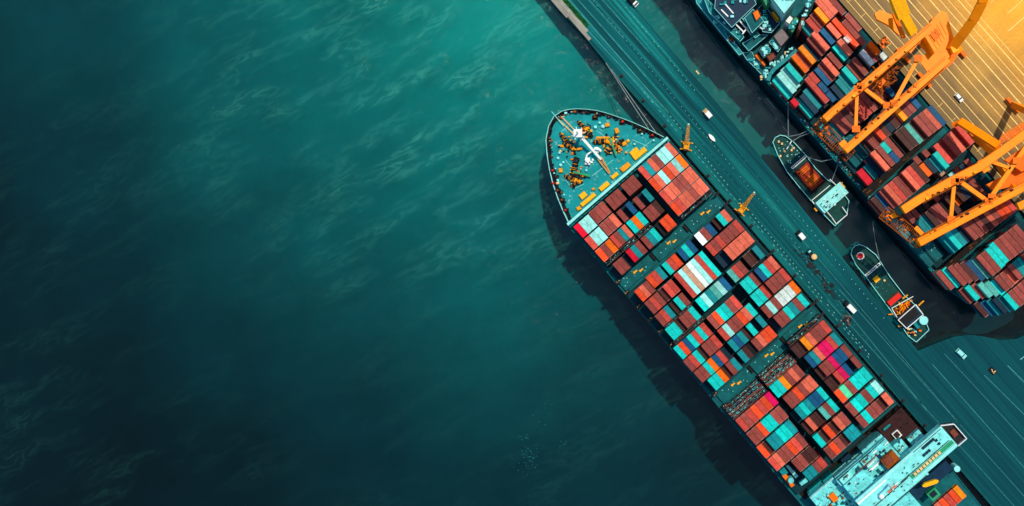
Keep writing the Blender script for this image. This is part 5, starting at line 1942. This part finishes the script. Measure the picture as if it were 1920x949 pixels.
for (x, y) in ((1460, 266), (1466, 270), (1484, 282), (1471, 284), (1463, 293), (1488, 278)):
    q = P(x, y, BD)
    wl.boxl(q.x - .4, q.x + .4, q.y - .5, q.y + .4, BD, BD + .9)
wl.build_each('anchor_winch', M['beige'], B1)
dd = MB()
for k in range(24):
    f = random.uniform(-14, 14)
    e = random.uniform(-24, 14)
    q = P(1483 + SU * f + CU * e, 290 - CU * f + SU * e, BD)
    dd.boxl(q.x - .2, q.x + .2, q.y - .2, q.y + .2, BD, BD + .4)
dd.build_each('deck_fitting', M['aqua'], B1)
for (x0, y0, x1, y1) in ((1527, 390, 1532, 396), (1574, 342, 1584, 352)):
    pbeam(MB(), (x0, y0), (x1, y1), 3.5, .5, 5).build('boom_arm', M['gold'], B1)

B2 = thing('work_boat', 'green work boat with a red box, orange gear heap and white radar dome', 'boat', P(1668, 548, 0), ROT, 'work boats in the channel')
boat(B2, [(1594.5, 476), (1597, 465), (1603, 459.5), (1612, 457.5), (1624, 463), (1642, 477), (1651, 491), (1669, 519), (1695, 553), (1714, 570), (1731, 590), (1743, 620), (1719, 643), (1704, 632), (1674, 588), (1648, 553), (1623, 519), (1604, 496)], 0)
g2_ = MB().pxpoly(rpx(1637, 505.5, 5, 36), BD, BD + .5).build('gangway', M['white'], B2)
gb = MB()
for k in range(9):
    f = (k - 4) * 3.7
    gb.pxpoly(rpx(1637 + SU * f, 505.5 - CU * f, 2.4, 1.8), BD + .5, BD + .9)
gb.build('gangway_treads', M['navy'], g2_)
q = P(1613, 480, BD)
wl_ = MB().tube((q.x, q.y, BD), (q.x, q.y, BD + .5), 1.7, 14).build('windlass', M['white'], B2)
MB().tube((q.x, q.y, BD + .5), (q.x, q.y, BD + 1.0), 1.15, 12).boxl(q.x - 1.4, q.x - .9, q.y - .8, q.y + .8, BD + .5, BD + 1.1).build('windlass_drum', M['red'], wl_)
pxbox(B2, 'hatch', M['yellow'], rpx(1643.5, 523.5, 10, 11), BD, BD + .8)
q = P(1658, 526, BD)
MB().tube((q.x, q.y, BD), (q.x, q.y, BD + .7), .5, 10).build('vent', M['beige'], B2)
rb2 = pxbox(B2, 'cargo_box', M['red'], rpx(1677, 561, 11, 28), BD, 5.2)
MB().pxpoly(rpx(1674.5, 557, 1.6, 29), 5.21, 5.6).build('box_edge', M['brown'], rb2)
og = MB()
for k in range(70):
    f, e = random.gauss(0, 8), random.gauss(0, 4)
    p0 = P(1693 + SU * f + CU * e, 577 - CU * f + SU * e, BD + random.uniform(.2, 1.8))
    q = p0 + Vector((random.gauss(0, 1), random.gauss(0, 1), random.uniform(-.2, .5)))
    og.tube(p0, q, random.uniform(.12, .3), 6, mi=random.choice((0, 0, 0, 1, 2)))
og.build('cargo_nets', [M['orange'], M['yellow'], M['red']], B2)
wr = MB()
for (x0, y0, x1, y1) in ((1672, 578, 1712, 556), (1682, 596, 1716, 572), (1672, 578, 1683, 597)):
    wr.beam(P(x0, y0, 4.4), P(x1, y1, 4.4), .3, .3)
    for f in (0, .25, .5, .75, 1):
        q = P(x0 + (x1 - x0) * f, y0 + (y1 - y0) * f, 4.4)
        wr.tube((q.x, q.y, BD), (q.x, q.y, 4.4), .1, 5)
wr.build('rail_frame', M['white'], B2)
wh2 = pxbox(B2, 'wheelhouse', M['navy'], rpx(1705, 594, 24, 42), BD, 7.0)
pxbox(wh2, 'wheelhouse_roof', M['black'], rpx(1704.5, 593.5, 18, 36), 7.02, 7.3)
wf = MB()
for (x0, y0, x1, y1) in ((1684, 600, 1717, 571), (1717, 571, 1731, 590), (1731, 590, 1700, 616), (1700, 616, 1684, 600)):
    wf.beam(P(x0, y0, 7.4), P(x1, y1, 7.4), .32, .3)
wf.build('roof_rail', M['white'], wh2)
pxbox(B2, 'engine_casing', M['teal_box'], rpx(1721, 607, 14, 14), BD, 6.0)
q = P(1732, 601, 8)
MB().tube((q.x, q.y, BD), (q.x, q.y, 7.5), .5, 8).tube((q.x, q.y, 7.5), (q.x, q.y, 8.2), 1.85, 18).build('radar_dome', M['aqua'], B2)
ag = MB()
for k in range(34):
    f, e = random.uniform(-16, 8), random.uniform(-9, 9)
    q = P(1714 + SU * f + CU * e, 618 - CU * f + SU * e, BD)
    r_ = random.uniform(.2, .7)
    ag.boxl(q.x - r_, q.x + r_, q.y - r_ * .6, q.y + r_ * .7, BD, BD + random.uniform(.3, 1.6), mi=random.choice((0, 0, 1, 2, 3)))
ag.build_each('deck_gear', [M['black'], M['beige'], M['orange_deep'], M['aqua']], B2)
for (x0, y0, x1, y1) in ((1722, 573, 1732, 564), (1684, 612, 1696, 610), (1692, 560, 1702, 553)):
    pbeam(MB(), (x0, y0), (x1, y1), 2.6, .5, 5).build('boom_arm', M['gold'], B2)
dd = MB()
for k in range(26):
    f, e = random.uniform(-12, 12), random.uniform(-16, 36)
    q = P(1640 + SU * f + CU * e, 520 - CU * f + SU * e, BD)
    dd.boxl(q.x - .2, q.x + .2, q.y - .15, q.y + .15, BD, BD + .35)
dd.build_each('deck_fitting', M['deck'], B2)


# ================================================================== MOORING LINES
def rope(label, pts, r=.16, mat_='rope', grp='mooring lines'):
    q = [P(*a) for a in pts]
    full = []
    for a, b_ in zip(q, q[1:]):
        for k in range(8):
            f = k / 8
            p = a.lerp(b_, f)
            p.z -= 1.2 * math.sin(math.pi * f) * min(1, (b_ - a).length / 30)
            p.z = max(p.z, .25)
            full.append(p)
    full.append(q[-1])
    return tag(MB().path(full, r, 6).build('mooring_line', M[mat_]), label, 'rope', grp)


rope('pale mooring line from the quay corner to the big ship, outer of two', [(1136, 118, 3.4), (1216, 242, 15)], .2)
rope('pale mooring line from the quay corner to the big ship, nearer the quay', [(1146, 130, 3.4), (1230, 249, 15)], .2)
rope('grey line from the far ship down to the green boat bow', [(1478, 196, 9.5), (1478, 256, 4)], .2)
rope("grey line from the green boat bow to the nearer crane's walkway end", [(1480, 256, 4), (1500, 252, 6), (1524, 240, 9)], .2)
rope('second grey line from the green boat bow to the far ship', [(1484, 266, 4), (1500, 256, 5), (1527, 246, 9)], .2)
rope("slack grey line from the green boat's side to the far ship", [(1512, 294, 4), (1540, 303, 5), (1566, 297, 9)], .2)
rope("short grey line from the green boat's wheelhouse to the far ship", [(1560, 338, 4), (1566, 322, 6), (1572, 308, 9)], .2)
rope("thin line from the red-box boat's bow up to the far ship", [(1650, 490, 4), (1642, 455, 5), (1636, 415, 9)], .15)
rope('long dark line floating beside the far ship bridge', [(1280, -10, .3), (1330, 62, .3), (1395, 150, .3), (1478, 250, .3)], .22, 'rope_dark')
rope('long dark line floating beside the far ship toward its bow', [(1690, 470, .3), (1740, 528, .3), (1800, 600, .3)], .2, 'rope_dark')


# ================================================================== VEHICLES AND QUAY PLANT
def vehicle(label, cat_, px, py, head, Lm, Wm, body, cabm, kind, name='van', group=None):
    o_ = P(px, py, QZ)
    o_.z = QZ + .02
    Lm, Wm = Lm * .84, Wm * .84
    root = thing(name, label, cat_, o_, head, group)
    hl = Lm / 2

    def B_(nm, m, mt):
        return m.build(nm, mt, root, world=False)
    if kind == 'pickup' or kind == 'truck':
        cabl = Lm * .34
        c_ = MB().boxl(hl - cabl, hl - .15, -Wm / 2, Wm / 2, .45, 1.2, ch=.12)
        c_.hexa([(hl - cabl + .05, -Wm / 2 + .06, 1.15), (hl - .5, -Wm / 2 + .06, 1.15), (hl - .5, Wm / 2 - .06, 1.15), (hl - cabl + .05, Wm / 2 - .06, 1.15)],
                [(hl - cabl + .15, -Wm / 2 + .2, 2.0), (hl - .95, -Wm / 2 + .2, 2.0), (hl - .95, Wm / 2 - .2, 2.0), (hl - cabl + .15, Wm / 2 - .2, 2.0)])
        B_('cab', c_, cabm)
        w_ = MB().add([(hl - .46, -Wm / 2 + .12, 1.25), (hl - .46, Wm / 2 - .12, 1.25), (hl - .86, Wm / 2 - .24, 1.95), (hl - .86, -Wm / 2 + .24, 1.95)], [(0, 1, 2, 3)])
        B_('windscreen', w_, M['glass'])
        bd = MB().boxl(-hl, hl - cabl - .12, -Wm / 2, Wm / 2, .55, .8)
        if kind == 'truck':
            bd.boxl(-hl + .02, hl - cabl - .14, -Wm / 2 + .02, Wm / 2 - .02, .8, 2.3, ch=.08)
        else:
            for y0, y1 in ((-Wm / 2, -Wm / 2 + .1), (Wm / 2 - .1, Wm / 2)):
                bd.boxl(-hl, hl - cabl - .12, y0, y1, .8, 1.25)
            bd.boxl(-hl, -hl + .1, -Wm / 2 + .1, Wm / 2 - .1, .8, 1.25)
        B_('load_bed', bd, body)
    else:
        c_ = MB().boxl(-hl, hl, -Wm / 2, Wm / 2, .4, 1.0, ch=.18)
        c_.hexa([(-hl + .3, -Wm / 2 + .08, .95), (hl - 1.1, -Wm / 2 + .08, .95), (hl - 1.1, Wm / 2 - .08, .95), (-hl + .3, Wm / 2 - .08, .95)],
                [(-hl + .6, -Wm / 2 + .25, 1.6), (hl - 1.7, -Wm / 2 + .25, 1.6), (hl - 1.7, Wm / 2 - .25, 1.6), (-hl + .6, Wm / 2 - .25, 1.6)])
        B_('body', c_, body)
        w_ = MB().add([(hl - 1.08, -Wm / 2 + .14, 1.03), (hl - 1.08, Wm / 2 - .14, 1.03), (hl - 1.62, Wm / 2 - .28, 1.56), (hl - 1.62, -Wm / 2 + .28, 1.56)], [(0, 1, 2, 3)])
        B_('windscreen', w_, M['glass'])
        w_ = MB().add([(-hl + .28, Wm / 2 - .16, 1.0), (-hl + .28, -Wm / 2 + .16, 1.0), (-hl + .52, -Wm / 2 + .28, 1.56), (-hl + .52, Wm / 2 - .28, 1.56)], [(0, 1, 2, 3)])
        B_('rear_window', w_, M['glass'])
    for sx in (-.32, .32):
        for sy in (-1, 1):
            y0 = sy * (Wm / 2 - .22)
            w_ = MB().tube((sx * Lm, y0, .42), (sx * Lm, sy * (Wm / 2 + .02), .42), .42, 12)
            B_('wheel', w_, M['rubber'])
    return root


AX = ROT
vehicle('white pickup truck with a beige cab driving up the dotted lane', 'pickup truck', 1326.5, 214, AX + math.pi, 5.4, 2.5, M['white'], M['beige'], 'truck', 'pickup_truck', 'vehicles on the quay')
vehicle('small truck with a black cab and a pale box near the green boat', 'truck', 1500.5, 441, AX + math.pi, 5.6, 2.4, M['white'], M['black'], 'truck', 'delivery_truck', 'vehicles on the quay')
vehicle('long white truck with a black cab beside the scrap heap', 'truck', 1592, 575, AX + math.pi + .05, 7.8, 2.4, M['white'], M['black'], 'truck', 'delivery_truck', 'vehicles on the quay')
vehicle('light blue car on the dark quay beyond the dock basin', 'car', 1801, 663, AX + .1, 6.0, 2.5, M['aqua'], M['black'], 'car', 'car', 'vehicles on the quay')
vehicle('white car on the brown apron between the two gantry cranes', 'car', 1797, 184, AX, 5.0, 2.2, M['white'], M['black'], 'car', 'car', 'vehicles on the apron')
vehicle('dark van with a white front near the grass strip', 'van', 1187, 4, AX + .1, 6.4, 2.8, M['black'], M['white'], 'truck', 'van', 'vehicles on the quay')
# loader with a round beige tank
o_ = P(1522, 478, QZ)
TL = thing('tank_truck', 'dark service truck carrying a round beige tank', 'truck', (o_.x, o_.y, QZ + .02), ROT)
MB().boxl(-2.6, 2.6, -.9, .9, .5, .8).build('chassis', M['black'], TL, world=False)
MB().boxl(-2.7, -1.0, -1.1, 1.1, .8, 2.2, ch=.25).build('cab', M['navy'], TL, world=False)
MB().boxl(-2.2, -1.4, -.6, .6, 2.22, 2.5, ch=.1).build('roof_box', M['aqua'], TL, world=False)
MB().tube((1.2, 0, .8), (1.2, 0, 2.0), 1.25, 18).dome((1.2, 0, 2.0), 1.25, 18, 4, .35).build('tank', M['beige'], TL, world=False)
for sx in (-1.9, 1.7):
    for sy in (-1, 1):
        MB().tube((sx, sy * .8, .42), (sx, sy * 1.1, .42), .42, 12).build('wheel', M['rubber'], TL, world=False)
# low cart
o_ = P(1860.5, 695, QZ)
CT = thing('cargo_cart', 'small dark cart loaded with pale boxes near the light blue car', 'cart', (o_.x, o_.y, QZ + .02), ROT + .1)
MB().boxl(-1.6, 1.6, -1.0, 1.0, .45, .65).build('bed', M['black'], CT, world=False)
c_ = MB()
for k in range(7):
    x, y = random.uniform(-1.2, .9), random.uniform(-.8, .5)
    c_.boxl(x, x + .45, y, y + .4, .65, .65 + random.uniform(.2, .5))
c_.build('load', M['beige'], CT, world=False)
for sx in (-1, 1):
    for sy in (-1, 1):
        MB().tube((sx, sy * .75, .25), (sx, sy * 1.05, .25), .25, 10).build('wheel', M['rubber'], CT, world=False)


# yellow mobile harbour cranes on the quay
def mobile_crane(label, px, py, tx, ty, s=1.0):
    a = P(px, py, QZ)
    b_ = P(tx, ty, QZ)
    d = b_ - a
    ang = math.atan2(d.y, d.x)
    ln = d.length
    root = thing('mobile_crane', label, 'mobile crane', (a.x, a.y, QZ + .02), ang, 'yellow mobile cranes')
    cm = MB().boxl(-2.2, 2.0, -1.5, 1.5, .8, 1.6, ch=.15)
    for sx in (-1.9, 1.7):
        for sy in (-1, 1):
            y0, y1 = sorted((sy * 1.4, sy * 2.6))
            cm.boxl(sx - .2, sx + .2, y0, y1, .5, .9).boxl(sx - .35, sx + .35, sy * 2.6 - .35, sy * 2.6 + .35, 0, .5)
    cm.build('carrier', M['gold'], root, world=False)
    for sx in (-1.4, 0, 1.3):
        for sy in (-1, 1):
            MB().tube((sx, sy * 1.1, .5), (sx, sy * 1.5, .5), .5, 12).build('wheel', M['rubber'], root, world=False)
    MB().boxl(-2.0, .6, -1.2, 1.2, 1.62, 2.7, ch=.2).build('slewing_house', M['gold'], root, world=False)
    MB().boxl(-2.9, -2.0, -1.1, 1.1, 1.7, 2.6, ch=.1).build('counterweight', M['dark'], root, world=False)
    MB().boxl(.2, 1.5, .8, 1.7, 1.7, 2.9, ch=.15).build('cab', M['yellow'], root, world=False)
    bm_ = MB()
    tipz = 7.0
    for k in range(9):
        f0, f1 = k / 9, (k + 1) / 9
        w0, w1 = .95 * (1 - .55 * f0), .95 * (1 - .55 * f1)
        x0, x1 = .4 + (ln - .4) * f0, .4 + (ln - .4) * f1
        z0, z1 = 2.4 + tipz * f0, 2.4 + tipz * f1
        for sy in (-1, 1):
            bm_.beam((x0, sy * w0, z0), (x1, sy * w1, z1), .22, .22)
            bm_.beam((x0, sy * w0, z0 + .9 * (1 - .4 * f0)), (x1, sy * w1, z1 + .9 * (1 - .4 * f1)), .2, .2)
        e = 1 if k % 2 else -1
        bm_.beam((x0, e * w0, z0 + .9 * (1 - .4 * f0)), (x1, -e * w1, z1 + .9 * (1 - .4 * f1)), .2, .16)
        bm_.beam((x0, -w0, z0 + .5), (x0, w0, z0 + .5), .24, .2)
    bm_.build('lattice_boom', M['gold'], root, world=False)
    root.scale = (.86, .86, .86)
    MB().boxl(ln - .5, ln + .3, -.4, .4, 2.4 + tipz - .2, 2.4 + tipz + .6, ch=.1).tube((ln, 0, 2.0), (ln, 0, 2.4 + tipz), .06, 5).build('boom_head', M['aqua'], root, world=False)
    return root


mobile_crane('yellow mobile crane near the bow stack, boom pointing along the bow', 1287, 274, 1293, 234)
mobile_crane('yellow mobile crane by the quayside ship rail, boom pointing to the green boat', 1391, 393, 1416, 360)


# small pieces on the quay
def pile(label, px, py, n_, sx, sy, mats, ang=ROT, cat_='scrap heap', name='scrap_heap', hmax=.8, group=None):
    o0 = P(px, py, QZ)
    m = MB()
    for k in range(n_):
        x, y = random.gauss(0, sx), random.gauss(0, sy)
        a, b_ = random.uniform(.15, .7), random.uniform(.15, .6)
        m.boxl(x - a, x + a, y - b_, y + b_, 0, random.uniform(.15, hmax), mi=random.randrange(len(mats)))
    o_ = m.build(name, [M[q] for q in mats], world=False, loc=(o0.x, o0.y, QZ + .015), rotz=ang)
    if name == 'dunnage_trail':
        return tag(o_, label, cat_, group, 'stuff')
    return tag(o_, label, cat_, group)


pile('dark heap of scrap gear beside the long white truck', 1589, 598, 26, 1.1, 1.0, ['dark', 'black', 'brown', 'grey'])
pile('dark trail of dunnage on the quay beside the tank truck', 1528, 505, 46, 5.0, .6, ['dark', 'black', 'deck_deep'], ROT + .06, 'dunnage', 'dunnage_trail', .3, 'dunnage on the quay')
pile('dark trail of dunnage on the quay beside the long white truck', 1558, 548, 34, 3.6, .6, ['dark', 'black', 'deck_deep'], ROT + .06, 'dunnage', 'dunnage_trail', .3, 'dunnage on the quay')
pile('clutter of dark gear at the edge of the after stack', 1528, 597, 20, 1.0, .8, ['dark', 'rust', 'aqua'], cat_='gear heap', name='gear_heap')
pile('rusty gear heap on the apron between far ship and crane', 1657, 78, 24, 1.2, 1.0, ['rust', 'orange_deep'], cat_='gear heap', name='gear_heap', hmax=1.4)
sk = P(1335, 259, QZ)
skm = MB()
for k in range(9):
    f0, f1 = k / 9, (k + 1) / 9
    w0, w1 = .75 * math.sin(math.pi * (.08 + .84 * f0)), .75 * math.sin(math.pi * (.08 + .84 * f1))
    skm.hexa([(-2 + 4 * f0, -w0 * .6, 0), (-2 + 4 * f1, -w1 * .6, 0), (-2 + 4 * f1, w1 * .6, 0), (-2 + 4 * f0, w0 * .6, 0)],
             [(-2 + 4 * f0, -w0, .8), (-2 + 4 * f1, -w1, .8), (-2 + 4 * f1, w1, .8), (-2 + 4 * f0, w0, .8)])
tag(skm.build('dinghy', M['white'], world=False, loc=(sk.x, sk.y, QZ + .015), rotz=ROT), 'small white dinghy lying upside down on the quay', 'dinghy')
for (x, y, lab, mt, l_) in ((1566, 628, 'short pale plank on the quay beside the after stack', 'beige', 2.6), (1445, 194, 'thin pale plank floating by the far ship', 'rope', 6.0), (1308, 136, 'short pale plank near the white pickup truck', 'beige', 2.0)):
    zz = QZ if x != 1445 else 0.05
    q = P(x, y, zz)
    tag(MB().boxl(-l_ / 2, l_ / 2, -.28, .28, 0, .25, ch=.05).boxl(-l_ / 2 + .3, -l_ / 2 + .6, -.34, .34, .05, .3).build('plank', M[mt], world=False, loc=(q.x, q.y, zz + .016), rotz=ROT), lab, 'plank')
for (x, y, lab) in ((1560, 535, 'black square drain box in the middle of the quay'), (1652, 719, 'black square drain box near the after stack')):
    q = P(x, y, QZ)
    tag(MB().boxl(-.9, .9, -.8, .8, 0, .35, ch=.06).boxl(-.5, .5, -.4, .4, .35, .42).build('drain_box', M['black'], world=False, loc=(q.x, q.y, QZ + .015), rotz=ROT), lab, 'drain box')
# bollards on the berth edge
bp0 = None
for k in range(15):
    u = -150 + k * 62
    q = VU(254, u, QZ)
    if bp0 is None:
        m = MB().tube((0, 0, 0), (0, 0, .9), .42, 12).tube((0, 0, .75), (0, 0, 1.05), .62, 12).boxl(-.7, .7, -.7, .7, 0, .12)
        bp0 = m.build('bollard', M['dark'], world=False, loc=(q.x, q.y, QZ + .02), rotz=ROT)
        o_ = bp0
    else:
        o_ = bp0.copy()
        COL.objects.link(o_)
        o_.location = (q.x, q.y, QZ + .02)
    tag(o_, 'dark steel mooring bollard in the row along the berth edge', 'bollard', 'bollards along the berth edge')
# rubber fenders on the quay wall between the ship and the berth
fd0 = None
for k in range(13):
    u = 20 + k * 60
    q = VU(247.2, u, QZ)
    if fd0 is None:
        m = MB().tube((-2.0, 0, 0), (2.0, 0, 0), .62, 12)
        fd0 = m.build('fender', M['rubber'], world=False, loc=(q.x, q.y, 1.6), rotz=ROT)
        o_ = fd0
    else:
        o_ = fd0.copy()
        COL.objects.link(o_)
        o_.location = (q.x, q.y, 1.6)
    tag(o_, 'black rubber fender hanging between the large ship and the berth wall', 'fender', 'fenders on the berth wall')
# scum and foam flecks floating by the open water
fo = MB()
for cx_, cy_, n_, s_ in ((990, 862, 60, 12), (1056, 832, 8, 4), (1020, 770, 14, 14), (985, 824, 10, 6)):
    for k in range(n_):
        p = P(cx_ + random.gauss(0, s_), cy_ + random.gauss(0, s_), 0.04)
        a0 = random.uniform(0, 6.28)
        r_ = random.uniform(.1, .42)
        fo.add([(p.x + r_ * random.uniform(.5, 1.2) * math.cos(a0 + i * 1.047), p.y + r_ * random.uniform(.4, 1) * math.sin(a0 + i * 1.047), .04) for i in range(6)], [tuple(range(6))])
M['foam'] = pm('foam', hx(20, 92, 96), .7)
tag(fo.build('foam', M['foam'], fix=False), 'pale foam flecks floating on the open water', 'foam', kind='stuff')
